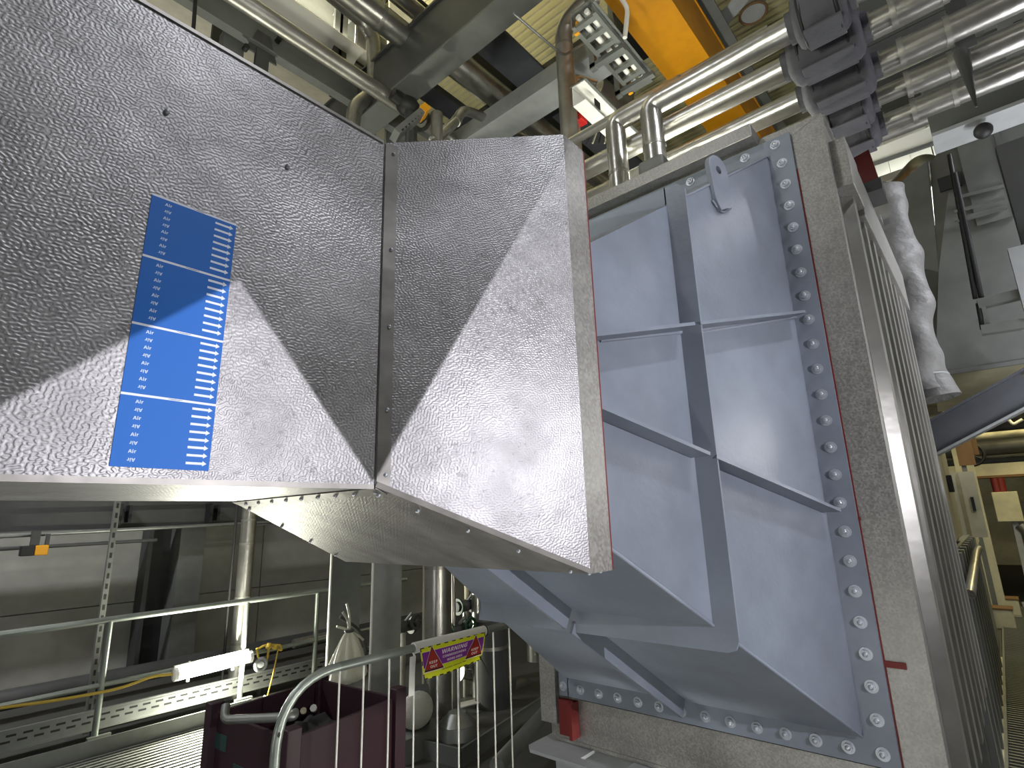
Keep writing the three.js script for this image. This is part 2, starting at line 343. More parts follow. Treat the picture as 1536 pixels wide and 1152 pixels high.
function coneAt(x) { // inside outline of the steel transition at x
  const k = (a, b, c) => (x >= 1.38 ? a + (b - a) * (2 - x) / 0.62 : b + (c - b) * (1.38 - x) / 0.53);
  return { b: k(-0.656, -0.268, 0.064), t: k(1.29, 0.87, 0.511), n: k(-0.416, -0.574, -0.709), f: k(-1.48, -1.36, -1.232) };
}
// flow stickers on the duct: blue, eight white arrows and a column of tiny print on each
{
  const cv = document.createElement('canvas'); cv.width = 704; cv.height = 592; const g = cv.getContext('2d');
  g.fillStyle = '#146bc8'; g.fillRect(0, 0, 704, 592);
  g.fillStyle = '#eef3fb'; g.fillRect(0, 0, 704, 20);
  g.fillStyle = '#8b93a6'; g.fillRect(330, 6, 110, 4); g.fillRect(352, 12, 66, 3);
  g.font = 'bold 40px sans-serif'; g.textAlign = 'center'; g.textBaseline = 'middle';
  for (let k = 0; k < 8; k++) {
    const y = 64 + k * 67;
    g.fillStyle = '#dbe6f8';
    g.save(); g.translate(134, y); if (k % 2) g.rotate(Math.PI); g.fillText('Air', 0, 0); g.restore();
    g.fillStyle = '#eaf1fc'; const x0 = 520, x1 = 682; g.fillRect(x0, y - 10, x1 - x0 - 26, 21);
    g.beginPath(); g.moveTo(x1 - 34, y - 23); g.lineTo(x1, y); g.lineTo(x1 - 34, y + 23); g.fill();
  }
  const t = new THREE.CanvasTexture(cv); t.colorSpace = THREE.SRGBColorSpace; t.anisotropy = 8;
  const m = std({ map: t, roughness: 0.62, metalness: 0 });
  const tl = on('z', AZ, 228, 290), tr = on('z', AZ, 355, 332), bl = on('z', AZ, 163, 700), br = on('z', AZ, 312, 706);
  const cut = [0, 0.246, 0.502, 0.752, 1].map((v) => v), w = (tr.x - tl.x + br.x - bl.x) / 2;
  for (let k = 0; k < 4; k++) {
    const a = tl.clone().lerp(bl, cut[k]), b = tl.clone().lerp(bl, cut[k + 1]), h = a.distanceTo(b);
    const gg = new THREE.BoxGeometry(w, h, 0.0006); const mm = part(duct, 'flow_sticker', gg, m, 'blue sticker with a row of white arrows pointing along the duct');
    mm.position.set((a.x + b.x) / 2 + w / 2, (a.y + b.y) / 2, AZ + 0.0005); mm.rotation.z = Math.atan2(b.x - a.x, a.y - b.y) * 1;
  }
}

// ---------------------------------------------------------------- blue-grey steel transition
const cone = thing('steel_transition', 'blue-grey painted steel duct transition with welded stiffeners and a bolted flange', 'duct');
const FX = 2.0;
{
  const t = 0.008, A = coneAt(0.86), B = coneAt(1.38), C = coneAt(1.985);
  const P = (s, x) => ({ nb: V(x, s.b, s.n), nt: V(x, s.t, s.n), fb: V(x, s.b, s.f), ft: V(x, s.t, s.f) });
  const a = P(A, 0.86), b = P(B, 1.38), c = P(C, 1.985), e = P({ ...C }, FX);
  const face = (name, k1, k2, to) => part(cone, name, [plate([a[k1], b[k1], b[k2], a[k2]], t, to), plate([b[k1], c[k1], c[k2], b[k2]], t, to), plate([c[k1], e[k1], e[k2], c[k2]], t, to)], M.paint);
  face('near_plate', 'nb', 'nt', V(0, 0.3, 9)); face('far_plate', 'fb', 'ft', V(0, 0.3, -9)); face('bottom_plate', 'nb', 'fb', V(0, -9, -1)); face('top_plate', 'nt', 'ft', V(0, 9, -1));
  // stiffeners: a ring of flat bars at x = 1.38, and bars along the faces
  const H = 0.058, T = 0.009;
  const nC = V(-0.247, 0, 0.969).normalize(), pC = V(2, 0, -0.416), nD = V(-0.53, -0.848, 0).normalize();
  const x = 1.38, s = B;
  const standing = (name, pts, n, h = H, tt = T) => { // bar standing on a face, from pts[0] to pts[1]
    const d = pts[1].clone().sub(pts[0]).normalize(), side = d.clone().cross(n).normalize().multiplyScalar(tt / 2);
    const q = [pts[0], pts[1], pts[1].clone().addScaledVector(n, h), pts[0].clone().addScaledVector(n, h)].map((k) => k.clone().add(side));
    return part(cone, name, plate(q, tt, q[0].clone().addScaledVector(side, 100)), M.paint);
  };
  // near upright (in two lengths, cut where the diagonal bars cross)
  const ringPlate = (name, pts) => part(cone, name, plate(pts, T, V(-9, 0, 0)), M.paint);
  const cyc = 0.03;
  ringPlate('ring_stiffener', [V(x, s.b - H + cyc, s.n + H), V(x, s.t + H * 0.6, s.n + H), V(x, s.t + H, s.n + H * 0.6), V(x, s.t + H, s.n - 0.004), V(x, s.t, s.n - 0.004), V(x, s.t, s.n), V(x, s.b, s.n), V(x, s.b, s.f), V(x, s.b - H, s.f - 0.01), V(x, s.b - H, s.n + H - cyc), V(x, s.b - H * 0.88, s.n + H - cyc * 0.3)]);
  ringPlate('ring_stiffener', [V(x, s.b - H, s.f), V(x, s.t + H, s.f - H), V(x, s.t + H, s.f - H + 0.01), V(x, s.t + H, s.n), V(x, s.t, s.n), V(x, s.t, s.f), V(x, s.b, s.f)]);
  const onC = (px, py) => onPlane(nC, pC, px, py);
  const edge = (p0, p1, n) => { const d = p1.clone().sub(p0); return [p0.clone().addScaledVector(d, -0.35), p1, n]; };
  const clip = (p0, p1, xEnd) => p0.clone().lerp(p1, (xEnd - p0.x) / (p1.x - p0.x));
  { // cross bar, left and right of the upright
    const l = onC(896, 509), r = onC(1208, 472), st = clip(l, r, 0.9);
    standing('stiffener', [st, clip(l, r, x - 0.012)], nC); standing('stiffener', [clip(l, r, x + 0.012), clip(l, r, 1.955)], nC);
    const l2 = onC(905, 629), r2 = onC(1258, 777), s2 = clip(l2, r2, 0.9);
    standing('stiffener', [s2, clip(l2, r2, x - 0.012)], nC); standing('stiffener', [clip(l2, r2, x + 0.012), clip(l2, r2, 1.965)], nC);
    void edge;
  }
  { // underside bar
    const pD = V(2, -0.656, 0), d0 = onPlane(nD, pD, 784, 856), d1 = onPlane(nD, pD, 1047, 1066);
    standing('stiffener', [clip(d0, d1, 0.95), clip(d0, d1, x - 0.012)], nD); standing('stiffener', [clip(d0, d1, x + 0.012), clip(d0, d1, 1.965)], nD);
  }
  // welds along the corner seams and round the stiffeners
  for (const [u, v] of [[b.nb, c.nb], [b.nt, c.nt], [a.nb, b.nb]]) part(cone, 'weld_seam', cyl(u, v, 0.004, 0.004, 8), M.weld);
  { const u = onC(899, 507), v = onC(1030, 494), w = onC(1208, 471); const lift = nC.clone().multiplyScalar(0.001); part(cone, 'weld_seam', cyl(u.add(lift).add(V(0, -0.007, 0)), v.clone().add(lift).add(V(0, -0.007, 0)), 0.005, 0.005, 8), M.weld); part(cone, 'weld_seam', cyl(v.add(lift).add(V(0.02, -0.009, 0)), w.add(lift).add(V(0, -0.007, 0)), 0.005, 0.005, 8), M.weld); }
  // flange
  const f = { b: -0.722, t: 1.352, n: -0.338, f: -1.52 }, g = 0.012;
  const q = [V(FX, f.b, f.n), V(FX, f.t, f.n), V(FX, f.t, f.f), V(FX, f.b, f.f)], h = [V(FX, C.b, C.n), V(FX, C.t, C.n), V(FX, C.t, C.f), V(FX, C.b, C.f)];
  const names = ['near', 'top', 'far', 'bottom']; void names;
  const legs = [[V(FX, f.b, f.n), V(FX, f.t, f.n), V(FX, f.t, C.n - 0.004), V(FX, f.b, C.n - 0.004)], [V(FX, C.t - 0.004, C.n - 0.004), V(FX, f.t, C.n - 0.004), V(FX, f.t, C.f), V(FX, C.t - 0.004, C.f)], [V(FX, f.b, C.f + 0.004), V(FX, f.t, C.f), V(FX, f.t, f.f), V(FX, f.b, f.f)], [V(FX, f.b, C.n - 0.004), V(FX, C.b + 0.004, C.n - 0.004), V(FX, C.b + 0.004, C.f), V(FX, f.b, C.f)]];
  for (const l of legs) part(cone, 'flange', plate(l, g, V(-9, 0, 0)), M.paint);
  void q; void h;
  const bs = boltShape(0.0125, V(-1, 0, 0)), zr = -0.377, yb = -0.686;
  for (let k = 0; k < 23; k++) { const m = part(cone, 'bolt', bs, M.bolt); m.position.set(FX, 1.238 - k * (1.238 + 0.686) / 22, zr); }
  for (let k = 1; k < 14; k++) { const m = part(cone, 'bolt', bs, M.bolt); m.position.set(FX, yb, zr - k * 0.0862); }
  for (const z of [-0.39, -0.5, -0.61, -0.72, -0.83, -0.94]) { const m = part(cone, 'bolt', bs, M.bolt); m.position.set(FX, 1.322, z); }
  // lifting lug: rounded plate with an eye, welded flat on the near plate
  const l0 = onC(1078, 303), up = V(0, 1, 0), sd = V(0.969, 0, 0.247).normalize();
  const sh = new THREE.Shape(); const W = 0.047, L = 0.17; sh.moveTo(-W * 0.7, 0.0); sh.lineTo(-W, L - W); sh.absarc(0, L - W, W, Math.PI, 0, true); sh.lineTo(W * 1.1, 0.02); sh.absarc(W * 0.4, 0.02, W * 0.7, 0, -Math.PI / 2, true); sh.lineTo(-W * 0.3, -0.03);
  const eye = new THREE.Path(); eye.absarc(0, L - W - 0.004, 0.0155, 0, Math.PI * 2, false); sh.holes.push(eye);
  const lg = new THREE.ExtrudeGeometry(sh, { depth: 0.014, bevelEnabled: true, bevelSize: 0.002, bevelThickness: 0.002, bevelSegments: 2, curveSegments: 20 });
  lg.applyMatrix4(new THREE.Matrix4().makeBasis(sd, up, nC)); lg.translate(l0.x, l0.y - 0.01, l0.z);
  const lug = part(cone, 'lifting_lug', boxUV(lg), M.paint); void lug;
  part(cone, 'weld_seam', pipe([l0.clone().add(V(-0.04, -0.01, -0.006)), l0.clone().add(V(-0.005, -0.045, 0.005)), l0.clone().add(V(0.055, -0.005, 0.018))], 0.004, 0.03, 8), M.weld);
}

// ---------------------------------------------------------------- galvanised casing behind the flange
const casing = thing('galvanised_casing', 'tall galvanised casing with a fluted side wall behind the bolted flange', 'casing');
{
  const x0 = 2.016, x1 = 2.06, zn = -0.231, zf = -1.56, yt = 1.40, yb = -0.885, t = 0.006;
  // front frame, mitred at the upper near corner
  const Z = -0.34, Y = 1.338;
  part(casing, 'front_frame', plate([V(x0, -1.0, zn), V(x0, yt - 0.02, zn), V(x0, Y, Z + 0.002), V(x0, -1.0, Z + 0.002)], x1 - x0, V(-9, 0, 0)), M.zinc);
  part(casing, 'front_frame', plate([V(x0, yt - 0.019, zn), V(x0, yt + 0.01, zf), V(x0, Y + 0.02, zf), V(x0, Y, Z)], x1 - x0, V(-9, 0, 0)), M.zinc, 'upper bar of the front frame');
  part(casing, 'front_frame', plate([V(x0, yb, Z), V(x0, -0.73, Z), V(x0, -0.73, zf + 0.05), V(x0, yb, zf + 0.05)], x1 - x0, V(-9, 0, 0)), M.zinc, 'lower bar of the front frame');
  part(casing, 'front_frame', plate([V(x0, yb, zf + 0.05), V(x0, Y, zf + 0.05), V(x0, Y, zf - 0.02), V(x0, yb, zf - 0.02)], x1 - x0, V(-9, 0, 0)), M.zinc);
  part(casing, 'top_bar', box(1.94, x1, 1.362, 1.42, zf, -0.45, 0.004), M.zinc, 'bar standing proud above the flange');
  part(casing, 'edge_plate', box(1.985, 2.012, -0.83, -0.5, -1.61, -1.53), M.zinc, 'pale galvanised plate at the far lower corner');
  part(casing, 'gasket', box(2.012, 2.0158, -0.725, 1.2, -1.5, -0.334), M.red);
  for (const [px, py, w, h] of [[1342, 998, 0.062, 0.016], [1288, 778, 0.012, 0.01], [1250, 582, 0.012, 0.008]]) { const c = on('x', 2.01, px, py); part(casing, 'gasket_tab', box(2.008, 2.0155, c.y - h / 2, c.y + h / 2, -0.345, c.z + w * 0.45), M.red); }
  part(casing, 'corner_bracket', [box(1.99, 2.012, -0.865, -0.735, -1.52, -1.44), box(1.96, 2.012, -0.865, -0.735, -1.45, -1.435)], M.red, 'red painted bracket under the flange corner');
  part(casing, 'roof_plate', box(x1, 3.7, yt - 0.02, yt, zf, zn + 0.004), M.zinc);
  part(casing, 'far_wall', box(x1, 3.7, -0.9, yt - 0.02, zf, zf + 0.03), M.zinc);
  part(casing, 'end_wall', box(3.68, 3.7, -0.9, yt - 0.02, zf + 0.03, zn - 0.02), M.zinc);
  part(casing, 'base_plate', box(x0, 3.7, -0.9, -0.886, zf, zn - 0.01), M.zinc);
  // fluted side sheets: each a folded profile running upright
  const n = 8, w = (3.69 - x1) / n;
  for (let k = 0; k < n; k++) {
    const a = x1 + k * w, s = new THREE.Shape(); const pitch = w;
    s.moveTo(a, zn - 0.02); s.lineTo(a, zn - 0.006);
    for (let j = 0; j < 1; j++) { const o = a + j * pitch; s.lineTo(o + pitch * 0.42, zn - 0.006); s.lineTo(o + pitch * 0.52, zn + 0.03); s.lineTo(o + pitch * 0.86, zn + 0.03); s.lineTo(o + pitch * 0.96, zn - 0.006); }
    s.lineTo(a + w, zn - 0.006); s.lineTo(a + w, zn - 0.02);
    const g = new THREE.ExtrudeGeometry(s, { depth: 2.1, bevelEnabled: false }); g.rotateX(Math.PI / 2); g.translate(0, 1.25, 0);
    const flip = boxUV(g); part(casing, 'fluted_sheet', flip, M.flute);
  }
  // cover strip and corner block along the top of the flutes
  part(casing, 'corner_block', box(2.07, 2.3, 1.1, 1.29, zn - 0.02, zn + 0.05, 0.004), M.zinc);
  part(casing, 'cover_strip', box(2.31, 3.72, 1.08, 1.3, zn - 0.02, zn + 0.045, 0.004), M.zinc);
  part(casing, 'side_plate', box(x1, 3.72, 1.22, yt - 0.021, zn - 0.02, zn - 0.004), M.zinc);
}
// supports under the casing
for (const [x, z, l] of [[2.35, -1.35, 'leg under the far front corner of the galvanised casing'], [3.45, -1.35, 'leg under the far rear corner of the galvanised casing'], [2.35, -0.75, 'leg under the near front corner of the galvanised casing'], [3.45, -0.75, 'leg under the near rear corner of the galvanised casing']]) {
  const t = thing('support_column', 'grey steel ' + l, 'column', 'legs under the casing'); part(t, 'shaft', sweep(iShape(0.12, 0.12), V(x, FLOOR + 0.012, z), V(x, -1.062, z), V(1, 0, 0)), M.steelMid); part(t, 'base_plate', box(x - 0.1, x + 0.1, FLOOR, FLOOR + 0.012, z - 0.1, z + 0.1), M.steelMid);
}
for (const [x, l] of [[2.03, 'front'], [3.45, 'rear']]) {
  const t = thing('support_beam', `grey steel beam with slots under the ${l} of the galvanised casing`, 'beam');
  part(t, 'web', box(x - 0.005 + 0.06, x + 0.005 + 0.06, -1.04, -0.912, -1.62, -0.3), M.steelLight);
  part(t, 'lower_flange', box(x - 0.03, x + 0.15, -1.06, -1.04, -1.62, -0.3), M.steelLight);
  const z0 = -1.62, z1 = -0.3, zs = [[-1.38, -1.2], [-1.1, -0.9], [-0.8, -0.6]];
  const hole = zs.map(([p, q]) => [V(x - 0.10, -0.902, p), V(x + 0.0, -0.902, p), V(x + 0.0, -0.902, q), V(x - 0.10, -0.902, q)]);
  part(t, 'upper_flange', plate([V(x - 0.15, -0.902, z0 + 0.03), V(x - 0.12, -0.902, z0), V(x + 0.2, -0.902, z0), V(x + 0.2, -0.902, z1), V(x - 0.15, -0.902, z1)], 0.012, V(0, 9, 0), l === 'front' ? hole : []), M.steelLight);
}
// ---------------------------------------------------------------- left: walkway, handrail, wall steel, temporary lamp
{
  const RZ = -5.86, RY = -0.74;
  const t = thing('handrail', 'galvanised tubular handrail along the walkway below the duct', 'handrail');
  part(t, 'top_rail', pipe([V(-2.5, RY - 0.02, RZ), V(4.6, RY + 0.02, RZ)], 0.026), M.rail);
  part(t, 'middle_rail', pipe([V(-2.5, -1.27, RZ), V(4.6, -1.22, RZ)], 0.02), M.rail);
  for (const x of [-1.3, 0.15, 1.465, 2.61, 3.38, 4.4]) { const post = part(t, 'post', cyl(V(x, FLOOR + 0.05, RZ), V(x, RY, RZ), 0.024), M.rail); part(post, 'foot_clamp', box(x - 0.06, x + 0.1, FLOOR + 0.06, FLOOR + 0.09, RZ + 0.02, RZ + 0.06), M.rail); }
  const w = thing('walkway', 'galvanised grating walkway with a kerb plate in front of the handrail', 'walkway');
  part(w, 'kerb_plate', box(-2.5, 2.55, FLOOR, FLOOR + 0.16, RZ + 0.37, RZ + 0.38), M.galv);
  const bars = []; for (let z = RZ + 0.40; z < -4.0; z += 0.06) bars.push(box(-1.2, 2.55, FLOOR + 0.02, FLOOR + 0.05, z, z + 0.026));
  for (let x = -1.2; x < 2.55; x += 0.1) bars.push(box(x, x + 0.006, FLOOR + 0.02, FLOOR + 0.044, RZ + 0.4, -4.0));
  part(w, 'grating', bars, M.grate).userData.kind = 'stuff';
  part(w, 'edge_bar', box(2.552, 2.57, FLOOR, FLOOR + 0.05, RZ + 0.39, -4.0), M.galv);
}
{ // temporary fluorescent lamp tied to the handrail
  const a = on('z', -5.78, 263, 1012), b = on('z', -5.78, 375, 985), t = thing('work_lamp', 'lit fluorescent work lamp tied to the handrail', 'lamp');
  part(t, 'housing', bar(a.clone().add(V(0, 0, -0.05)), b.clone().add(V(0, 0, -0.05)), 0.02, 0.13), M.white);
  part(t, 'glowing_diffuser', cyl(a, b, 0.05, 0.05, 20), M.tube);
  for (const p of [a, b]) { const d = b.clone().sub(a).normalize().multiplyScalar(0.015); part(t, 'end_cap', cyl(p.clone().sub(d), p.clone().add(d), 0.056, 0.056, 20), M.white); }
  for (const k of [0.2, 0.8]) { const p = a.clone().lerp(b, k); part(t, 'tie_bracket', box(p.x - 0.012, p.x + 0.012, p.y - 0.1, p.y + 0.07, p.z - 0.075, p.z - 0.06), M.galv); }
  const c = a.clone().lerp(b, 0.5);
  areaLight(t, c.clone().add(V(0, 0.01, 0.056)), V(0, 0.15, 1), 0.66, 0.09, 0xfcfbe8, LAMP.rail.power);
  areaLight(t, c.clone().add(V(0, 0.056, 0)), V(0, 1, 0.1), 0.66, 0.09, 0xfcfbe8, LAMP.rail.power);
  areaLight(t, c.clone().add(V(0, -0.056, 0)), V(0, -1, 0.1), 0.66, 0.09, 0xfcfbe8, LAMP.rail.power);
  solo('lamp_cable', pipe([on('z', -5.82, 0, 1062), on('z', -5.82, 90, 1050), on('z', -5.82, 180, 1033), on('z', -5.82, 230, 1014), on('z', -5.80, 262, 1011)], 0.012, 0.3, 8), M.cable, 'yellow power cable running along the middle rail to the lit work lamp', 'cable');
}
{ // yellow rope with a hook
  const p = (x, y) => on('z', -5.78, x, y);
  const t = thing('rope', 'yellow rope knotted round the middle rail with a cord hanging down', 'rope');
  part(t, 'loop', pipe([p(385, 972), p(388, 990), p(392, 1002), p(399, 998), p(403, 975), p(404, 968), p(414, 972), p(423, 976), p(421, 968), p(398, 967), p(386, 974)], 0.011, 0.05, 8), M.cable);
  part(t, 'knot', [ball(p(403, 969), 0.035, 1, 0.9, 0.8, 10), ball(p(413, 971), 0.03, 1.2, 0.8, 0.8, 10)], M.cable);
  part(t, 'cord', pipe([p(417, 974), p(410, 1010), p(401, 1044)], 0.007, 0.1, 8), M.cable);
  part(t, 'weight', pipe([p(400, 1044), p(396, 1052), p(392, 1064)], 0.028, 0.04, 10), M.cream);
  solo('hose_reel', [ring(on('z', -5.76, 391, 997), 0.05, 0.02, 'z', 18), cyl(on('z', -5.8, 391, 997), on('z', -5.72, 391, 997), 0.03)], M.steelLight, 'small grey round fitting hanging in the yellow rope loop', 'fitting');
}
{ // perforated cable tray low behind the handrail
  const t = thing('cable_tray', 'pale perforated cable tray low behind the handrail', 'cable tray');
  const z = -6.0, y1 = on('z', z, 100, 1077).y, y0 = on('z', z, 100, 1103).y;
  const side = part(t, 'tray_side', box(-2.5, 4.4, y0, y1, z - 0.004, z), M.galv);
  part(t, 'tray_lip', box(-2.5, 4.4, y1, y1 + 0.012, z - 0.02, z + 0.012), M.galv); part(t, 'tray_lip', box(-2.5, 4.4, y0 - 0.012, y0, z - 0.2, z + 0.012), M.galv);
  const slots = []; for (let j = 0; j < 2; j++) for (let x = 0.6; x < 4.3; x += 0.1) slots.push(box(x + j * 0.03, x + 0.06 + j * 0.03, y0 + (y1 - y0) * (0.36 + 0.32 * j), y0 + (y1 - y0) * (0.36 + 0.32 * j) + 0.016, z - 0.002, z + 0.0012));
  part(side, 'slots', slots, M.black).userData.kind = 'stuff';
  for (const x of [0.2, 1.5, 2.9, 4.1]) part(t, 'support_leg', box(x, x + 0.04, FLOOR, y0 - 0.012, z - 0.15, z - 0.11), M.steelDark);
}
solo('floor_pipe', pipe([V(-2.5, -1.52, -7.3), V(4.6, -1.5, -7.3)], 0.09), M.steelDark, 'dark pipe lying low behind the perforated cable tray', 'pipe');
{ // wall column and steel along the wall
  const c = thing('wall_column', 'grey steel wall column with a dark recessed side left of the bright pipe', 'column');
  const l = on('z', -8.1, 232, 860).x, m = on('z', -8.1, 263, 860).x, r = on('z', -8.1, 300, 860).x;
  part(c, 'web', box(l, m, FLOOR, TOP, -8.58, -8.40), M.black); part(c, 'flange', box(m, r, FLOOR, TOP, -8.58, -8.05), M.steelMid); part(c, 'edge_flange', box(l - 0.05, l, FLOOR, TOP, -8.58, -8.3), M.steelDark);  // the shade of the recess is put into the black web
  const yb = on('z', -7.9, 100, 797).y, yt = yb + 0.42;
  const b = thing('wall_beam', 'dark steel beam along the wall just under the duct', 'beam');
  part(b, 'web', box(-3, 6, yb + 0.015, yt, -8.0, -7.98), M.steelDark); part(b, 'lower_flange', box(-3, 6, yb, yb + 0.015, -8.1, -7.88), M.steelMid);
  for (const x of [0.4, 1.9, 2.9, 4.2]) part(b, 'bracket', [box(x, x + 0.03, yb + 0.05, yb + 0.3, -7.97, -7.8), box(x + 0.1, x + 0.13, yb + 0.08, yb + 0.28, -7.97, -7.82)], M.black);
  solo('wall_conduit', pipe([on('z', -7.6, -160, 813), on('z', -7.6, 520, 777)], 0.022, 0.1, 10), M.galv, 'thin bright conduit in front of the wall beam', 'conduit');
  solo('wall_conduit', pipe([on('z', -7.7, -160, 833), on('z', -7.7, 235, 810)], 0.02, 0.1, 10), M.steelDark, 'dark conduit under the thin bright one on the wall', 'conduit');
  const p = (x, y) => on('z', -7.5, x, y), d = thing('junction_box', 'small black fitting with an amber end hanging under the wall conduit', 'fitting');
  const q = p(47, 826); part(d, 'body', box(q.x - 0.09, q.x + 0.02, q.y - 0.05, q.y + 0.05, q.z - 0.05, q.z + 0.05, 0.01), M.black); part(d, 'amber_end', box(q.x + 0.021, q.x + 0.13, q.y - 0.05, q.y + 0.05, q.z - 0.05, q.z + 0.05, 0.012), M.amber);
  part(d, 'clamp', [box(q.x - 0.02, q.x + 0.05, q.y + 0.05, q.y + 0.2, q.z - 0.03, q.z + 0.03), box(q.x + 0.1, q.x + 0.13, q.y + 0.02, q.y + 0.16, q.z - 0.03, q.z + 0.02)], M.steelDark);
  // slotted upright channel
  const s = thing('strut_channel', 'slotted steel channel standing upright behind the handrail', 'strut'); const sx = on('z', -6.3, 160, 870).x;
  const channel = part(s, 'channel', sweep(cShape(0.045, 0.05, 0.008), V(sx, FLOOR, -6.3), V(sx, 0.4, -6.3), V(0, 0, 1)), M.steelMid);
  const sl = []; for (let y = FLOOR + 0.1; y < 0.4; y += 0.09) sl.push(box(sx - 0.009, sx + 0.009, y, y + 0.045, -6.2736, -6.2730)); part(channel, 'slots', sl, M.black).userData.kind = 'stuff';
  // bright pipe
  const g = thing('riser_pipe', 'bright aluminium clad upright pipe behind the lit work lamp', 'pipe'); const gx = on('z', -6.25, 368, 850).x;
  part(g, 'cladding', cyl(V(gx, FLOOR, -6.25), V(gx, 1.2, -6.25), 0.078, 0.078, 24), M.clad); for (const y of [-1.2, -0.75, -0.2, 0.05]) part(g, 'band', cyl(V(gx, y, -6.25), V(gx, y + 0.025, -6.25), 0.081, 0.081, 24), M.cladDull);
  solo('riser_conduit', cyl(V(gx - 0.12, FLOOR, -6.3), V(gx - 0.12, 1, -6.3), 0.014, 0.014, 10), M.black, 'thin dark conduit beside the bright upright pipe', 'conduit');
  const cb = [on('z', -6.4, 510, 950), on('z', -6.4, 440, 966)]; solo('cross_pipe', [pipe([cb[0], cb[1]], 0.05), cyl(V(cb[0].x - 0.1, FLOOR, -6.4), cb[0].clone().add(V(-0.1, 0, 0)), 0.02)], M.cladDull, 'short dull pipe behind the hanging yellow cord', 'pipe');
}
// ---------------------------------------------------------------- barrier with its warning banner
{
  const z = -2.26, y0 = FLOOR, y1 = -0.6, xa = 1.16, xb = 3.3, r = 0.019;
  const t = thing('crowd_barrier', 'galvanised crowd control barrier with thin upright bars carrying a warning banner', 'barrier');
  const frame = part(t, 'frame', pipe([V(xa, y0 + 0.02, z), V(xa, y1, z), V(xb, y1 + 0.0, z), V(xb, y0 + 0.02, z)], r, 0.26, 20), M.rail);
  part(t, 'lower_rail', pipe([V(xa, -1.5, z), V(xb, -1.5, z)], 0.014), M.rail);
  for (const x of [506, 543, 582, 620, 656, 688, 717, 743, 768]) { const p = on('z', z, x, 1100); part(t, 'upright_bar', cyl(V(p.x, -1.5, z), V(p.x, y1, z), 0.0042, 0.0042, 8), M.white); }
  for (const x of [xa, xb]) part(t, 'foot', box(x - 0.03, x + 0.03, y0, y0 + 0.02, z - 0.3, z + 0.3), M.galv);
  const h = on('z', z, 423, 1098); part(frame, 'hole_plug', ball(V(xa, h.y, z + r), 0.006, 1, 1.6, 0.3, 8), M.black);
  // banner
  const cv = document.createElement('canvas'); cv.width = 1024; cv.height = 480; const g = cv.getContext('2d');
  g.fillStyle = '#e9ee1e'; g.fillRect(0, 0, 1024, 480);
  for (let x = 0; x < 1024; x += 118) { g.fillStyle = '#16160f'; g.fillRect(x, 0, 58, 16); g.fillRect(x, 464, 58, 16); } g.fillRect(0, 0, 14, 60); g.fillRect(0, 200, 14, 70); g.fillRect(0, 400, 14, 80); g.fillRect(1010, 0, 14, 60); g.fillRect(1010, 400, 14, 80);
  g.fillStyle = '#fbe6d8'; g.fillRect(14, 72, 996, 250); g.fillStyle = '#8a2f9c'; g.fillRect(18, 76, 988, 242);
  const tri = (cx) => { for (const [k, c] of [[1.14, '#fbe6d8'], [1.06, '#1a0c0c'], [0.93, '#b02a24']]) { g.fillStyle = c; g.beginPath(); g.moveTo(cx, 206 - 186 * k); g.lineTo(cx + 138 * k, 206 + 160 * k); g.lineTo(cx - 138 * k, 206 + 160 * k); g.fill(); } g.fillStyle = '#fff0ea'; g.font = 'bold 54px sans-serif'; g.textAlign = 'center'; g.fillText('KEEP', cx, 270); g.fillText('OUT', cx, 334); };
  tri(165); tri(862);
  g.fillStyle = '#fdeef6'; g.textAlign = 'center'; g.font = 'italic bold 88px sans-serif'; g.fillText('WARNING', 512, 164); g.font = 'bold 48px sans-serif'; g.fillText('COMMISSIONING', 512, 230); g.fillText('WORK AREA', 512, 296);
  g.fillStyle = '#4c4c14'; g.font = 'bold 30px sans-serif'; g.fillText('AUTHORISED PERSONNEL ONLY', 512, 410);
  const tx = new THREE.CanvasTexture(cv); tx.colorSpace = THREE.SRGBColorSpace; tx.anisotropy = 8;
  const zb = z + 0.026, tl = on('z', zb, 630, 973), tr = on('z', zb, 728, 948), bl = on('z', zb, 636, 1020), br = on('z', zb, 722, 991);
  const n = 16, pos = [], uv = [], idx = [];
  for (let j = 0; j <= 6; j++) for (let i = 0; i <= n; i++) { const u = i / n, v = j / 6, p = tl.clone().lerp(tr, u).lerp(bl.clone().lerp(br, u), v); p.z += 0.012 * Math.sin(u * 5) * v; p.x += 0.01 * Math.sin(v * 2.5) * (u > 0.8 ? 1 : 0); pos.push(p.x, p.y, p.z); uv.push(u, 1 - v); }
  for (let j = 0; j < 6; j++) for (let i = 0; i < n; i++) { const a = j * (n + 1) + i, b = a + n + 1; idx.push(a, b, a + 1, a + 1, b, b + 1); }
  const bg = new THREE.BufferGeometry(); bg.setAttribute('position', new THREE.Float32BufferAttribute(pos, 3)); bg.setAttribute('uv', new THREE.Float32BufferAttribute(uv, 2)); bg.setIndex(idx); bg.computeVertexNormals();
  const s = thing('warning_banner', 'yellow and purple warning banner hanging from the crowd barrier', 'sign');
  part(s, 'printed_sheet', bg, std({ map: tx, roughness: 0.45, side: THREE.DoubleSide }));
  const back = bg.clone(); back.translate(0, 0, -0.002); part(s, 'sheet_back', back, M.white);
  part(s, 'sleeve', cyl(V(tl.x - 0.02, y1, z), V(tr.x + 0.03, y1, z), 0.0255, 0.0255, 20), M.white);
  for (const x of [tr.x + 0.02]) part(s, 'cable_tie', ring(V(x, y1, z), 0.027, 0.004, 'x', 18), M.black);
  part(s, 'tie_tail', pipe([on('z', zb, 720, 985), on('z', zb, 727, 998), on('z', zb, 733, 1012)], 0.003, 0.02, 6), M.black);
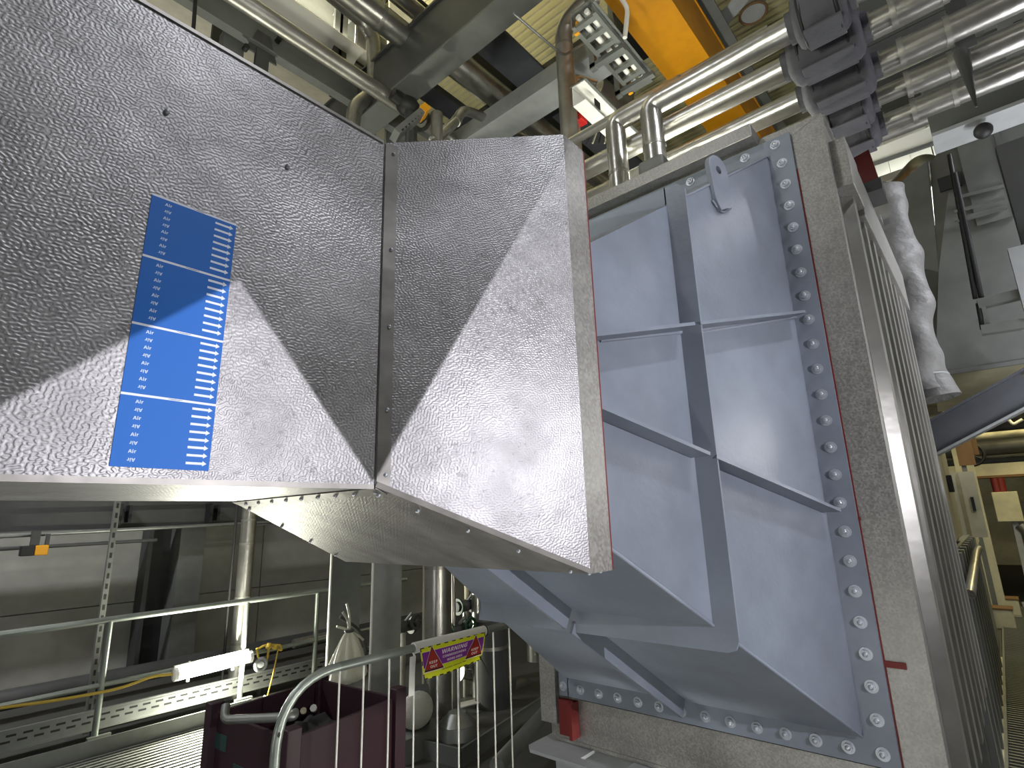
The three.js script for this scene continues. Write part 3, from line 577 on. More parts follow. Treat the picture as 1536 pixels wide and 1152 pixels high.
  part(s, 'flap', plate([V(tl.x - 0.055, y1 - 0.03, z + 0.02), V(tl.x - 0.02, y1 - 0.03, z + 0.02), V(tl.x - 0.03, y1 - 0.2, z + 0.02), V(tl.x - 0.06, y1 - 0.2, z + 0.02)], 0.002), M.white);
}
// ---------------------------------------------------------------- maroon waste bin behind the barrier
{
  const y = -0.92, N = on('y', y, 436, 1110), Rr = on('y', y, 596, 1046), L = on('y', y, 322, 1068); const F = Rr.clone().add(L).sub(N);
  const t = thing('waste_bin', 'dark maroon steel waste bin full of scrap behind the crowd barrier', 'bin');
  const w = (a, b, label) => part(t, 'side_wall', plate([V(a.x, FLOOR + 0.08, a.z), V(b.x, FLOOR + 0.08, b.z), b, a], 0.02, V((a.x + b.x) / 2 + (a.x + b.x) / 2 - (N.x + F.x) / 2, y, (a.z + b.z) - (N.z + F.z) / 2)), M.maroon, label);
  w(N, Rr); w(N, L); w(L, F); w(F, Rr);
  const tub = plate([V(N.x, FLOOR + 0.09, N.z), V(Rr.x, FLOOR + 0.09, Rr.z), V(F.x, FLOOR + 0.09, F.z), V(L.x, FLOOR + 0.09, L.z)], 0.02, V(0, 9, 0)); part(t, 'floor_plate', tub, M.maroon);
  for (const c of [N, Rr, F, L]) part(t, 'corner_post', box(c.x - 0.035, c.x + 0.035, FLOOR + 0.02, y + 0.05, c.z - 0.035, c.z + 0.035, 0.006), M.maroon);
  for (const c of [N, Rr, F, L]) part(t, 'foot', box(c.x - 0.05, c.x + 0.05, FLOOR, FLOOR + 0.02, c.z - 0.05, c.z + 0.05), M.black);
  const h0 = on('y', -0.87, 336, 1080), h1 = on('y', -0.87, 441, 1075); part(t, 'handle_bar', pipe([h0.clone().add(V(0.02, 0.05, -0.04)), h0, h1, h1.clone().add(V(0.03, 0, -0.05))], 0.02, 0.05, 12), M.galv, 'bright steel lifting bar');
  const pm = std({ color: 0x24403c, roughness: 0.6 }), dirn = N.clone().sub(L).normalize(), nn = V(-dirn.z, 0, dirn.x); if (nn.dot(L) > 0) nn.negate();
  for (const [k, len, dy] of [[0.52, 0.26, -0.22], [0.12, 0.12, -0.12]]) { const c = L.clone().lerp(N, k).add(V(0, dy, 0)).addScaledVector(nn, 0.003), e = dirn.clone().multiplyScalar(len / 2); part(t, 'label_plate', plate([c.clone().sub(e).add(V(0, 0.035, 0)), c.clone().add(e).add(V(0, 0.035, 0)), c.clone().add(e).add(V(0, -0.035, 0)), c.clone().sub(e).add(V(0, -0.035, 0))], 0.003, c.clone().addScaledVector(nn, 5)), pm, 'faded green plate'); }
  // scrap: offcuts and a filling of dark rags
  const C = N.clone().add(F).multiplyScalar(0.5);
  const lump = new THREE.SphereGeometry(1, 28, 16); const lp = lump.attributes.position; for (let i = 0; i < lp.count; i++) { const x = lp.getX(i), yy = lp.getY(i), z = lp.getZ(i), k = 1 + 0.12 * Math.sin(7 * x + 3 * z) * Math.cos(6 * z + 2 * yy) + 0.06 * Math.sin(19 * x); lp.setXYZ(i, x * k, yy * k, z * k); } lump.computeVertexNormals(); lump.scale(0.32, 0.3, 0.24); lump.translate(C.x, FLOOR + 0.4, C.z);
  solo('rag_heap', clean(lump), M.rubber, 'heap of dark rags inside the maroon bin', 'rags');
  for (const [px, py, qx, qy, r, m, l] of [[478, 1040, 502, 1082, 0.02, M.brown, 'brown offcut leaning inside the maroon bin'], [470, 1062, 474, 1072, 0.02, M.white, 'small white scrap in the maroon bin'], [455, 1066, 458, 1075, 0.018, M.ivory, 'pale scrap beside the white one in the maroon bin']]) solo('scrap_piece', pipe([on('y', y - 0.12, px, py), on('y', y - 0.3, qx, qy)], r, 0.02, 8), m, l, 'scrap');
}
// ---------------------------------------------------------------- steel column, wrapped bag, pipes and valves in the middle
{
  const t = thing('building_column', 'grey H section building column behind the crowd barrier', 'column'); const c = on('y', FLOOR, 590, 1092);
  const zc = c.z - 0.1; const xl = on('z', zc, 513, 960).x, xm = on('z', zc, 558, 960).x, xr = on('z', zc, 601, 960).x;
  part(t, 'front_flange', box(xm, xr, FLOOR, TOP, zc - 0.02, zc), M.steelLight); part(t, 'web', box((xl + xm) / 2 - 0.01, (xl + xm) / 2 + 0.01, FLOOR, TOP, zc - 0.42, zc - 0.22), M.steelMid);
  part(t, 'side_plate', box(xl, xm, FLOOR, TOP, zc - 0.22, zc - 0.2), M.steelMid); part(t, 'edge_bar', box(xl - 0.012, xl, FLOOR, TOP, zc - 0.22, zc - 0.2), M.white); part(t, 'edge_bar', box(xm - 0.012, xm, FLOOR, TOP, zc - 0.02, zc), M.white);  // white strips drawn for the bright flange edges; recess plates darker than flange
  part(t, 'base_plate', box(xl - 0.05, xr + 0.05, FLOOR, FLOOR + 0.03, zc - 0.5, zc + 0.05), M.steelMid);
  // bag tied at its neck
  const g = thing('wrapped_bag', 'pale plastic bag tied at the neck hanging in front of the column', 'bag'); const k = on('z', zc + 0.12, 524, 946), b = on('z', zc + 0.12, 519, 1024), H = k.y - b.y;
  const pos = [], idx = [], n = 40, m = 18; for (let j = 0; j <= m; j++) for (let i = 0; i < n; i++) { const v = j / m, a = i / n * Math.PI * 2, R = (0.02 + 0.17 * Math.pow(v, 0.75) * (v > 0.92 ? 1 - (v - 0.92) * 7 : 1)) * (1 + 0.26 * Math.sin(a * 7 + v * 2) * (1 - 0.6 * v) + 0.05 * Math.sin(a * 13)); pos.push(k.x + (b.x - k.x) * v + Math.cos(a) * R, k.y - H * v, k.z + Math.sin(a) * R * 0.6); }
  for (let j = 0; j < m; j++) for (let i = 0; i < n; i++) { const a = j * n + i, c2 = j * n + (i + 1) % n; idx.push(a, c2, a + n, c2, c2 + n, a + n); }
  const bg = new THREE.BufferGeometry(); bg.setAttribute('position', new THREE.Float32BufferAttribute(pos, 3)); bg.setIndex(idx); bg.computeVertexNormals(); part(g, 'sack', boxUV(bg), M.plastic);
  part(g, 'neck_band', ring(k, 0.03, 0.012, 'y', 16), M.steelDark);
  for (const [x, y] of [[514, 918], [520, 905], [545, 960], [505, 940]]) part(g, 'loose_end', pipe([k, on('z', zc + 0.12, (x + 524) / 2 + 3, (y + 946) / 2), on('z', zc + 0.12, x, y)], 0.009, 0.05, 8), M.plastic);
  solo('hanging_hose', pipe([on('z', zc + 0.1, 510, 925), on('z', zc + 0.1, 540, 945), on('z', zc + 0.1, 549, 970), on('z', zc + 0.1, 548, 1010)], 0.014, 0.1, 8), M.steelDark, 'dark hose looped over the tied plastic bag', 'hose');
}
function upright(name, label, px, py, z, r, mat, y0, y1, bands = [], group) {
  const c = on('z', z, px, py), t = thing(name, label, 'pipe', group), body = part(t, 'cladding', cyl(V(c.x, y0, z), V(c.x, y1, z), r, r, 28), mat); for (const b of bands) part(t, 'band', cyl(V(c.x, b, z), V(c.x, b + 0.03, z), r * 1.04, r * 1.04, 28), M.cladDull); return t;
}
{
  upright('clad_pipe', 'thick bright aluminium clad pipe standing behind the warning banner', 657, 1000, -3.85, 0.118, M.clad, FLOOR, 1.1, [-0.42, 0.02, -1.6]);
  upright('slim_pipe', 'slim cream pipe left of the thick aluminium clad pipe', 637, 900, -4.1, 0.02, M.ivory, FLOOR, 1.0);
  upright('slim_pipe', 'slim bright pipe close right of the thick aluminium clad pipe', 680, 890, -4.0, 0.022, M.clad, FLOOR, 1.0);
  upright('slim_pipe', 'slim pale pipe beside the far edge of the grey transition', 700, 890, -4.3, 0.024, M.ivory, FLOOR, 1.0);
  upright('clad_pipe', 'short aluminium clad pipe behind the end of the banner', 716, 930, -4.2, 0.06, M.clad, FLOOR, -0.3, [-0.6]);
  upright('clad_pipe', 'second short aluminium clad pipe nearest the grey transition', 732, 935, -4.4, 0.07, M.cladDull, FLOOR, -0.3);
  upright('dark_pipe', 'dark upright pipe below the right end of the banner', 738, 1050, -3.9, 0.16, M.steelDark, FLOOR, -0.95, [-1.2]);
  // valves with green handwheels
  for (const [px, py, z, l] of [[692, 940, -4.0, 'green handwheel valve just above the middle of the banner'], [704, 904, -4.3, 'green handwheel valve higher up behind the banner'], [612, 935, -4.5, 'dark valve between the column and the thick clad pipe']]) {
    const c = on('z', z, px, py), t = thing('valve', l, 'valve'), m = l.startsWith('green') ? M.green : M.steelDark;
    part(t, 'body', [ball(c.clone().add(V(-0.06, -0.02, 0)), 0.065, 1.1, 0.9, 0.9, 14), cyl(c.clone().add(V(-0.19, -0.02, 0)), c.clone().add(V(0.05, -0.02, 0)), 0.05)], M.steelDark); for (const dx of [-0.17, 0.03]) part(t, 'flange', cyl(c.clone().add(V(dx, -0.02, 0)), c.clone().add(V(dx + 0.022, -0.02, 0)), 0.08), m);
    part(t, 'stem', cyl(c.clone().add(V(-0.06, 0, 0)), c.clone().add(V(0.0, 0.1, 0.06)), 0.015), M.galv); part(t, 'handwheel', [ring(c.clone().add(V(0.03, 0.02, 0.09)), 0.062, 0.014), ball(c.clone().add(V(0.03, 0.02, 0.09)), 0.03, 1, 1, 0.5, 10), cyl(c.clone().add(V(0.03, 0.08, 0.09)), c.clone().add(V(0.03, -0.04, 0.09)), 0.008), cyl(c.clone().add(V(0.09, 0.02, 0.09)), c.clone().add(V(-0.03, 0.02, 0.09)), 0.008)], m);
    part(t, 'connecting_pipe', cyl(c.clone().add(V(-0.06, -0.02, 0)), V(c.x - 0.06, FLOOR, c.z), 0.03), M.cladDull);
  }
  // faceted insulation cover near the floor
  const h = on('z', -3.45, 686, 1100), t = thing('insulation_cover', 'grey faceted insulation cover at the foot of the thick clad pipe', 'cover');
  const hex = (r0, r1, y0, y1) => { const g = new THREE.CylinderGeometry(r1, r0, y1 - y0, 8); g.rotateY(0.35); g.translate(h.x, (y0 + y1) / 2, h.z); return boxUV(g.toNonIndexed()); };
  part(t, 'lower_ring', hex(0.185, 0.185, h.y - 0.14, h.y - 0.02), M.cladDull); part(t, 'upper_ring', hex(0.178, 0.15, h.y - 0.015, h.y + 0.07), M.galv); part(t, 'top_cap', hex(0.15, 0.07, h.y + 0.072, h.y + 0.15), M.galv); part(t, 'stand', cyl(V(h.x, FLOOR, h.z), V(h.x, h.y - 0.14, h.z), 0.08), M.steelDark);
  // pump behind with its foil wrapped end
  const p = on('z', -3.72, 618, 1060), pt = thing('pump', 'dark pump with a clear wrapped end left of the thick clad pipe', 'pump');
  part(pt, 'casing', cyl(p.clone().add(V(-0.12, 0, -0.1)), p.clone().add(V(0.12, 0, 0.05)), 0.14, 0.14, 24), M.steelDark); part(pt, 'wrapped_end', ball(p.clone().add(V(-0.05, 0.01, 0.12)), 0.13, 1.1, 1, 0.7, 20), M.plastic); part(pt, 'bed', box(p.x - 0.22, p.x + 0.2, FLOOR, p.y - 0.13, p.z - 0.2, p.z + 0.2), M.steelMid);
  const q = on('z', -4.2, 762, 1055), tk = thing('drum', 'dark round drum on its side under the grey transition', 'drum'); part(tk, 'shell', cyl(q.clone().add(V(-0.2, 0, -0.3)), q.clone().add(V(0.05, 0, 0.1)), 0.22, 0.26, 28), M.steelDark); part(tk, 'head', ball(q.clone().add(V(0.05, 0, 0.1)), 0.26, 1, 1, 0.35, 24), M.steelDark); part(tk, 'saddle', box(q.x - 0.25, q.x + 0.15, FLOOR, q.y - 0.2, q.z - 0.25, q.z + 0.1), M.steelDark);
  const e = on('z', -4.3, 703, 1012), el = thing('bright_elbow', 'bright metal elbow behind the lower edge of the banner', 'pipe'); part(el, 'bend', pipe([e.clone().add(V(-0.12, 0.05, 0)), e, e.clone().add(V(0.2, -0.05, 0.1)), e.clone().add(V(0.22, -0.45, 0.1))], 0.055, 0.12, 16), M.clad); part(el, 'flange', cyl(e.clone().add(V(-0.14, 0.055, 0)), e.clone().add(V(-0.12, 0.05, 0)), 0.085), M.cladDull);
  const s = on('z', -4.0, 703, 1056); solo('scrap_sheet', plate([s.clone().add(V(-0.12, 0, 0)), s.clone().add(V(0.06, 0.03, 0.1)), s.clone().add(V(0.14, 0.0, -0.05)), s.clone().add(V(0.0, -0.02, -0.18))], 0.01, V(0, 9, 0)), M.white, 'small white sheet lying behind the barrier under the banner', 'sheet');
  const sb = on('z', -4.02, 703, 1060); const st2 = thing('equipment_plinth', 'dark equipment plinth carrying the small white sheet', 'plinth'); part(st2, 'block', box(sb.x - 0.3, sb.x + 0.3, FLOOR, sb.y - 0.03, sb.z - 0.25, sb.z + 0.12, 0.01), M.steelDark); part(st2, 'top_plate', box(sb.x - 0.32, sb.x + 0.32, sb.y - 0.029, sb.y - 0.015, sb.z - 0.27, sb.z + 0.14), M.steelMid);
  upright('dark_pipe', 'dull grey square post pipe in the shade under the transition', 803, 1020, -4.6, 0.09, M.cladDull, FLOOR, -0.5, [-1.05]);
  // floor kerbs
  const k0 = on('y', FLOOR, 600, 1128), k1 = on('y', FLOOR, 690, 1152), k2 = on('y', FLOOR, 850, 1082);
  const kb = thing('floor_kerb', 'low steel kerb on the floor behind the barrier bars', 'kerb'); part(kb, 'left_length', bar(k0.clone().add(V(0, 0.06, 0)), k1.clone().add(V(0, 0.06, 0)), 0.02, 0.12), M.steelMid); part(kb, 'right_length', bar(k1.clone().add(V(0.02, 0.06, 0)), k2.clone().add(V(0.5, 0.06, -0.4)), 0.02, 0.12), M.steelMid); part(kb, 'end_post', box(k0.x - 0.04, k0.x, FLOOR, FLOOR + 0.2, k0.z - 0.03, k0.z + 0.03), M.steelLight);
  const a = on('y', -1.5, 745, 1150), b = on('y', -1.5, 840, 1085); solo('floor_pipe', pipe([a, b.clone().add(V(0.3, 0, -0.3))], 0.05), M.steelMid, 'grey pipe running low towards the support beam', 'pipe');
  const fp = thing('floor_plate', 'light meshed access plate seen past the far flange edge', 'plate'); const fc = on('z', -5.4, 818, 1000); part(fp, 'frame', box(fc.x - 0.1, fc.x + 0.25, fc.y - 0.25, fc.y + 0.3, -5.42, -5.4), M.galv); for (let i = 0; i < 6; i++) part(fp, 'slat', bar(V(fc.x - 0.1, fc.y - 0.2 + i * 0.08, -5.39), V(fc.x + 0.25, fc.y - 0.12 + i * 0.08, -5.39), 0.012, 0.02), M.galv); part(fp, 'leg', box(fc.x, fc.x + 0.06, FLOOR, fc.y - 0.25, -5.44, -5.4), M.galv);
}
// ---------------------------------------------------------------- overhead, left: beams and pipes above the duct
function along(name, label, axis, plane, value, px, py, from, to, r, mat, bands = [], cat = 'pipe', group) { // straight clad pipe through one sighted point
  const c = on(plane, value, px, py), a = c.clone(), b = c.clone(); a[axis] = from; b[axis] = to;
  const t = thing(name, label, cat, group), body = part(t, 'cladding', cyl(a, b, r, r, 28), mat);
  for (const k of bands) { const p = c.clone(), q = c.clone(); p[axis] = k; q[axis] = k + 0.03; part(t, 'band', cyl(p, q, r * 1.035, r * 1.035, 28), M.cladDull); }
  return t;
}
{
  along('overhead_pipe', 'long dull pipe running just above the top edge of the duct', 'x', 'y', 3.4, 500, 92, -2.5, 2.62, 0.062, M.cladDull, [0.6, 2.2]);
  const pp = on('y', 3.4, 500, 92), j = pp.clone(); j.x = 2.8; const e = j.clone(); e.x = 3.02;
  solo('pipe_end', pipe([V(2.66, pp.y, pp.z), V(3.0, pp.y, pp.z), V(3.0, pp.y - 1.3, pp.z)], 0.07, 0.12, 18), M.cladDull, 'dull elbow at the end of the long pipe turning down behind the duct', 'pipe'); void e;
  // beam under the pipe
  const z = -3.75, yb = on('z', z, 440, 103).y, yt = on('z', z, 440, 52).y;
  const t = thing('overhead_beam', 'dark grey green beam along and below the long dull pipe', 'beam'); part(t, 'web', box(-3, 3.0, yb, yt, z - 0.02, z), M.steelMid); part(t, 'lower_flange', box(-3, 3.0, yb - 0.015, yb, z - 0.03, z + 0.05), M.steelMid); part(t, 'upper_flange', box(-3, 3.0, yt, yt + 0.015, z - 0.2, z + 0.04), M.steelMid);
  const h = on('z', z + 0.03, 394, 80);
  part(t, 'hanger', [box(h.x - 0.05, h.x + 0.05, h.y - 0.45, h.y + 0.02, z + 0.002, z + 0.04), plate([V(h.x - 0.12, h.y - 0.02, z + 0.02), V(h.x + 0.12, h.y - 0.02, z + 0.02), V(h.x + 0.05, h.y + 0.2, z + 0.02), V(h.x - 0.05, h.y + 0.2, z + 0.02)], 0.015, V(0, 0, 9))], M.steelDark);
  for (const [x, y] of [[370, 70], [419, 58]]) { const q = on('z', z + 0.04, x, y); part(t, 'bolt', cyl(V(q.x, q.y, z), V(q.x, q.y, z + 0.05), 0.022, 0.022, 8), M.black); }
  // second beam and its uprights behind
  const z2 = -4.7, y2 = on('z', z2, 470, 42).y; const b2 = thing('overhead_beam', 'second grey beam behind the long dull pipe near the top left', 'beam'); part(b2, 'web', box(-3, 3.4, y2, y2 + 0.55, z2 - 0.02, z2), M.steelMid); part(b2, 'lower_flange', box(-3, 3.4, y2 - 0.015, y2, z2 - 0.2, z2 + 0.1), M.steelMid);
  for (const [x, y, w, m, l] of [[507, 40, 0.09, M.steelDark, 'slim dark hanger left of the curved dull pipe, upper left'], [541, 60, 0.11, M.black, 'black hanger close to the curved dull pipe, upper left'], [326, 60, 0.1, M.black, 'black hanger over the middle of the duct top edge'], [508, 165, 0.09, M.steelDark, 'short dark hanger where the pale gap ends at the duct edge']]) { const q = on('z', -4.4, x, y); const g = thing('hanger', l, 'hanger'); part(g, 'flat_bar', box(q.x - w / 2, q.x + w / 2, q.y - 0.9, q.y + 1.2, -4.42, -4.38), m); part(g, 'cleat', box(q.x - w, q.x + w, q.y + 1.2, q.y + 1.23, -4.48, -4.34), m); }
  const lv = on('z', -4.9, 505, 25), lo = thing('louvre', 'dark ribbed louvre between the hangers, upper left', 'louvre'); part(lo, 'backing', box(lv.x - 0.45, lv.x + 0.5, lv.y - 0.35, lv.y + 0.5, -4.96, -4.93), M.black); for (let k = 0; k < 14; k++) part(lo, 'slat', box(lv.x - 0.43, lv.x + 0.48, lv.y - 0.3 + k * 0.055, lv.y - 0.275 + k * 0.055, -4.93, -4.89), M.steelLight);
  solo('tie_rod', cyl(on('z', -3.3, 296, -40), on('z', -3.3, 289, 58), 0.012, 0.012, 8), M.black, 'thin black tie rod at the duct top edge, far upper left', 'rod');
  const jb = on('z', -3.9, 346, 62); solo('junction_box', box(jb.x - 0.07, jb.x + 0.09, jb.y - 0.2, jb.y + 0.04, -3.95, -3.85, 0.01), M.steelMid, 'grey box at the duct top edge beside the black hanger', 'box');
  // curved dull pipe
  const c = (x, y) => on('z', -3.55, x, y);
  const cp = thing('curved_pipe', 'dull clad pipe with two bends dropping behind the duct crease', 'pipe'); part(cp, 'cladding', pipe([c(470, -30), c(548, 35), c(560, 60), c(562, 138), c(532, 160), c(524, 230)], 0.062, 0.16, 20), M.cladDull);
  // two bright big pipes at the top
  along('bright_pipe', 'bright shiny pipe running down to the big grey girder, top left', 'x', 'y', 4.0, 585, 38, 0.5, 2.6, 0.105, M.clad, [2.05]);
  along('bright_pipe', 'second bright pipe above the first one, cut by the top frame edge', 'x', 'y', 4.25, 630, 22, 0.5, 2.6, 0.07, M.clad);
  // box girder along z
  const gy = 3.5, gl = on('y', gy, 600, 124).x, gr = on('y', gy, 712, 82).x; const g = thing('girder', 'broad grey steel girder crossing above the duct, shade coloured into its sides', 'beam');
  part(g, 'lower_plate', box(gl, gr, gy, gy + 0.02, -6.5, -1.6), M.steelMid); part(g, 'side_web', box(gl + 0.02, gl + 0.04, gy + 0.02, gy + 0.5, -6.5, -1.6), M.steelDark); part(g, 'side_web', box(gr - 0.06, gr - 0.04, gy + 0.02, gy + 0.5, -6.5, -1.6), M.steelDark); part(g, 'upper_plate', box(gl, gr, gy + 0.5, gy + 0.52, -6.5, -1.6), M.steelDark);  // darker steel on the webs carries the shade above the lower plate
  // cross beams behind the girder framing the lit deck
  for (const [px, py, w, h, m, l] of [[800, 122, 0.34, 0.3, M.steelBlue, 'blue grey cross beam right of the lit deck gap'], [770, 160, 0.24, 0.35, M.black, 'black cross beam below the lit deck gap'], [668, 160, 0.22, 0.2, M.steelBlue, 'grey cross beam left of the lit deck strip'], [620, 178, 0.3, 0.2, M.steelMid, 'dull grey cross beam left of the bent thin pipe']]) { const q = on('y', 4.3, px, py), t2 = thing('cross_beam', l, 'beam'); part(t2, 'lower_flange', box(gr - 0.03, 9.5, 4.3, 4.32, q.z - w / 2, q.z + w / 2), m); part(t2, 'web', box(gr - 0.03, 9.5, 4.32, 4.3 + h, q.z - 0.01, q.z + 0.01), m); }
  { const q = on('y', 4.28, 860, 120), t3 = thing('cross_beam', 'black beam crossing behind the upright bent pipe', 'beam'); part(t3, 'lower_flange', box(q.x - 0.2, q.x + 0.25, 4.26, 4.28, -5, -1.7), M.black); part(t3, 'web', box(q.x - 0.01, q.x + 0.02, 4.28, 4.7, -5, -1.7), M.black); }
  // pipes in front of the deck
  along('bright_pipe', 'thick bright pipe running down from the girder to the duct top', 'x', 'y', 3.78, 760, 155, 2.4, 6.0, 0.112, M.clad, [4.0]);
  const d = (x, y) => on('z', -2.9, x, y);
  const bp = thing('bent_pipe', 'thin bent pipe with a raised elbow above the duct crease', 'pipe'); part(bp, 'cladding', pipe([d(650, 212), d(682, 184), d(694, 166), d(706, 168), d(835, 222)], 0.042, 0.07, 16), M.clad); part(bp, 'band', cyl(d(683, 183), d(686, 179), 0.047), M.cladDull);
  const st = d(655, 190); solo('pipe_stub', cyl(V(st.x, 0.7, -2.9), V(st.x, st.y + 0.12, -2.9), 0.055, 0.05), M.cladDull, 'short upright pipe stub behind the duct crease', 'pipe');
  // small slotted tray with an amber end
  const t4 = thing('slotted_tray', 'short slotted tray with an amber cap beside the pipe stub', 'tray'); const u0 = on('z', -2.8, 592, 204), u1 = on('z', -2.8, 630, 172); part(t4, 'channel', bar(u0, u1, 0.05, 0.1, V(0, 0.6, 1)), M.galv); part(t4, 'bracket', cyl(u0.clone().lerp(u1, 0.5), V(u0.x + 0.1, 0.7, -2.85), 0.015), M.steelDark); part(t4, 'amber_cap', bar(u1, u1.clone().lerp(u0, -0.22), 0.06, 0.11, V(0, 0.6, 1)), M.amber);
  for (let k = 0; k < 7; k++) { const p = u0.clone().lerp(u1, 0.1 + k * 0.13); p.z += 0.052; part(t4, 'slot', bar(p, p.clone().lerp(u1, 0.08), 0.012, 0.012), M.black); }
  // clutter behind: dark valves near the crease
  const vb = on('z', -3.1, 612, 160), vt = thing('valve', 'dark valve under the end of the long dull pipe', 'valve'); part(vt, 'body', [ball(vb, 0.09, 1.2, 0.9, 1, 14), cyl(vb.clone().add(V(-0.16, 0.02, 0)), vb.clone().add(V(0.16, -0.02, 0)), 0.05)], M.black); part(vt, 'bonnet', cyl(vb, vb.clone().add(V(0, -0.2, 0.05)), 0.04), M.steelDark); part(vt, 'pipe', cyl(vb.clone().add(V(0, -0.2, 0.05)), V(vb.x, 0.7, vb.z + 0.05), 0.03), M.steelDark);
}
// ---------------------------------------------------------------- overhead, middle: bent pipe, trays, crane beam
{
  const c = (x, y) => on('z', -1.75, x, y);
  const t = thing('bent_pipe', 'bright upright clad pipe bending over at its top, above the duct mouth', 'pipe'); const top = c(845, 52);
  part(t, 'cladding', pipe([V(top.x, 0.95, -1.75), V(top.x, top.y + 0.09, -1.75), V(top.x + 0.05, top.y + 0.2, -1.5)], 0.062, 0.14, 24), M.cladDull);
  for (const y of [1.5, top.y - 0.12]) part(t, 'band', cyl(V(top.x, y, -1.75), V(top.x, y + 0.02, -1.75), 0.0645, 0.0645, 24), M.cladDull);
  const q = c(862, 150); const u = thing('conduit', 'thin conduit with a red marker right of the bright bent pipe', 'conduit'); part(u, 'tube', pipe([V(q.x, 0.95, -1.75), V(q.x, c(862, 118).y, -1.75), V(q.x + 0.25, c(862, 118).y + 0.1, -1.72)], 0.028, 0.06, 14), M.clad); const rm = c(856, 158); part(u, 'red_marker', cyl(V(q.x - 0.02, rm.y - 0.06, -1.745), V(q.x - 0.02, rm.y + 0.08, -1.745), 0.028), M.brightRed);
  solo('slack_cable', pipe([on('z', -1.6, 770, 20), on('z', -1.6, 845, 84), on('z', -1.6, 880, 62), on('z', -1.6, 923, 20)], 0.008, 0.08, 8), M.galv, 'thin grey cable sagging in front of the bright bent pipe', 'cable');
  // ladder cable tray along x
  const a = on('y', 2.9, 882, 40), b = on('y', 2.9, 955, 128), z0 = a.z - 0.075, z1 = a.z + 0.075, x0 = a.x - 0.05, x1 = b.x + 0.05;
  const l = thing('ladder_tray', 'bright galvanised ladder cable tray beside the yellow crane beam', 'cable tray');
  for (const z of [z0, z1]) part(l, 'side_rail', sweep(cShape(0.025, 0.09, 0.006), V(x0, 2.95, z), V(x1, 2.95, z)), M.galv);
  for (let k = 0; k <= 6; k++) { const x = x0 + (x1 - x0) * (k + 0.15) / 6.4; part(l, 'rung', box(x, x + 0.035, 2.91, 2.935, z0 + 0.01, z1 - 0.01), M.galv); }
  for (const z of [z0 + 0.04, z0 + 0.1]) part(l, 'cable', pipe([V(x0, 2.96, z), V((x0 + x1) / 2, 2.95, z + 0.02), V(x1 + 0.02, 2.955, z)], 0.018, 0.2, 8), M.white);
  part(l, 'cover_plate', box(x0 - 0.02, x0 + 0.2, 2.99, 3.0, z0, z1), M.galv);
  for (const x of [x0 + 0.04, x1 - 0.02]) part(l, 'end_tie', box(x, x + 0.02, 2.9, 3.02, z0 - 0.02, z0 + 0.01), M.amber);
  const s0 = thing('tray_hanger', 'grey hanger frame carrying the ladder cable tray', 'hanger'); part(s0, 'upright', box(a.x + 0.25, a.x + 0.29, 2.86, 4.6, z0 - 0.08, z0 - 0.04), M.galv); part(s0, 'crossbar', box(a.x + 0.25, a.x + 0.29, 2.87, 2.9, z0 - 0.08, z1 + 0.02), M.galv); part(s0, 'bracket', pipe([V(a.x + 0.27, 2.95, z1 + 0.03), V(a.x + 0.27, 3.15, z1 + 0.07), V(a.x + 0.27, 3.3, z1 + 0.02)], 0.015, 0.05, 8), M.white);
  const e0 = thing('tray_hanger', 'second hanger at the lower right end of the ladder cable tray', 'hanger'); part(e0, 'upright', box(x1 - 0.1, x1 - 0.06, 2.86, 4.6, z0 - 0.08, z0 - 0.04), M.galv); part(e0, 'crossbar', box(x1 - 0.1, x1 - 0.06, 2.87, 2.9, z0 - 0.08, z1 + 0.06), M.galv);
  // solid tray below
  const m0 = on('y', 2.5, 868, 140), m1 = on('y', 2.5, 912, 186), m = thing('trunking', 'pale covered trunking below the ladder tray', 'trunking'); part(m, 'trough', sweep(cShape(0.09, 0.14, 0.006), V(m0.x, 2.5, m0.z), V(m1.x + 0.3, 2.5, m0.z)), M.white); part(m, 'lid', box(m0.x, m1.x + 0.3, 2.57, 2.58, m0.z - 0.06, m0.z + 0.06), M.galv); part(m, 'tag', box(m0.x + 0.1, m0.x + 0.16, 2.45, 2.5, m0.z + 0.046, m0.z + 0.052), M.black);
  const rd = on('z', -1.7, 870, 170); const rc = thing('red_device', 'small bright red device behind the thin conduit', 'device'); part(rc, 'body', [box(rd.x - 0.02, rd.x + 0.06, rd.y - 0.06, rd.y - 0.005, -1.74, -1.68, 0.006), box(rd.x - 0.02, rd.x + 0.06, rd.y + 0.005, rd.y + 0.06, -1.74, -1.68, 0.006)], M.brightRed); part(rc, 'back_plate', box(rd.x - 0.03, rd.x + 0.07, rd.y - 0.35, rd.y + 0.08, -1.76, -1.745), M.galv);
  // pale beam along z, round duct behind
  const lb = on('y', 3.3, 905, 96), pb = thing('cross_beam', 'pale lilac grey flat beam behind the ladder cable tray', 'beam'); part(pb, 'lower_flange', box(lb.x - 0.13, lb.x + 0.13, 3.3, 3.32, -3.4, -1.6), M.steelLight); part(pb, 'web', box(lb.x - 0.01, lb.x + 0.01, 3.32, 3.6, -3.4, -1.6), M.steelLight);
  const r0 = on('z', -2.2, 905, 140); const rp = thing('duct_elbow', 'round dull metal duct elbow under the pale flat beam', 'duct'); part(rp, 'bend', pipe([r0.clone().add(V(0.35, 0.3, 0)), r0.clone().add(V(0.3, -0.05, 0)), r0.clone().add(V(-0.25, -0.1, 0))], 0.15, 0.3, 28), M.cladDull); part(rp, 'collar', ring(r0.clone().add(V(0.34, 0.25, 0)), 0.155, 0.02, 'y', 28), M.steelDark);
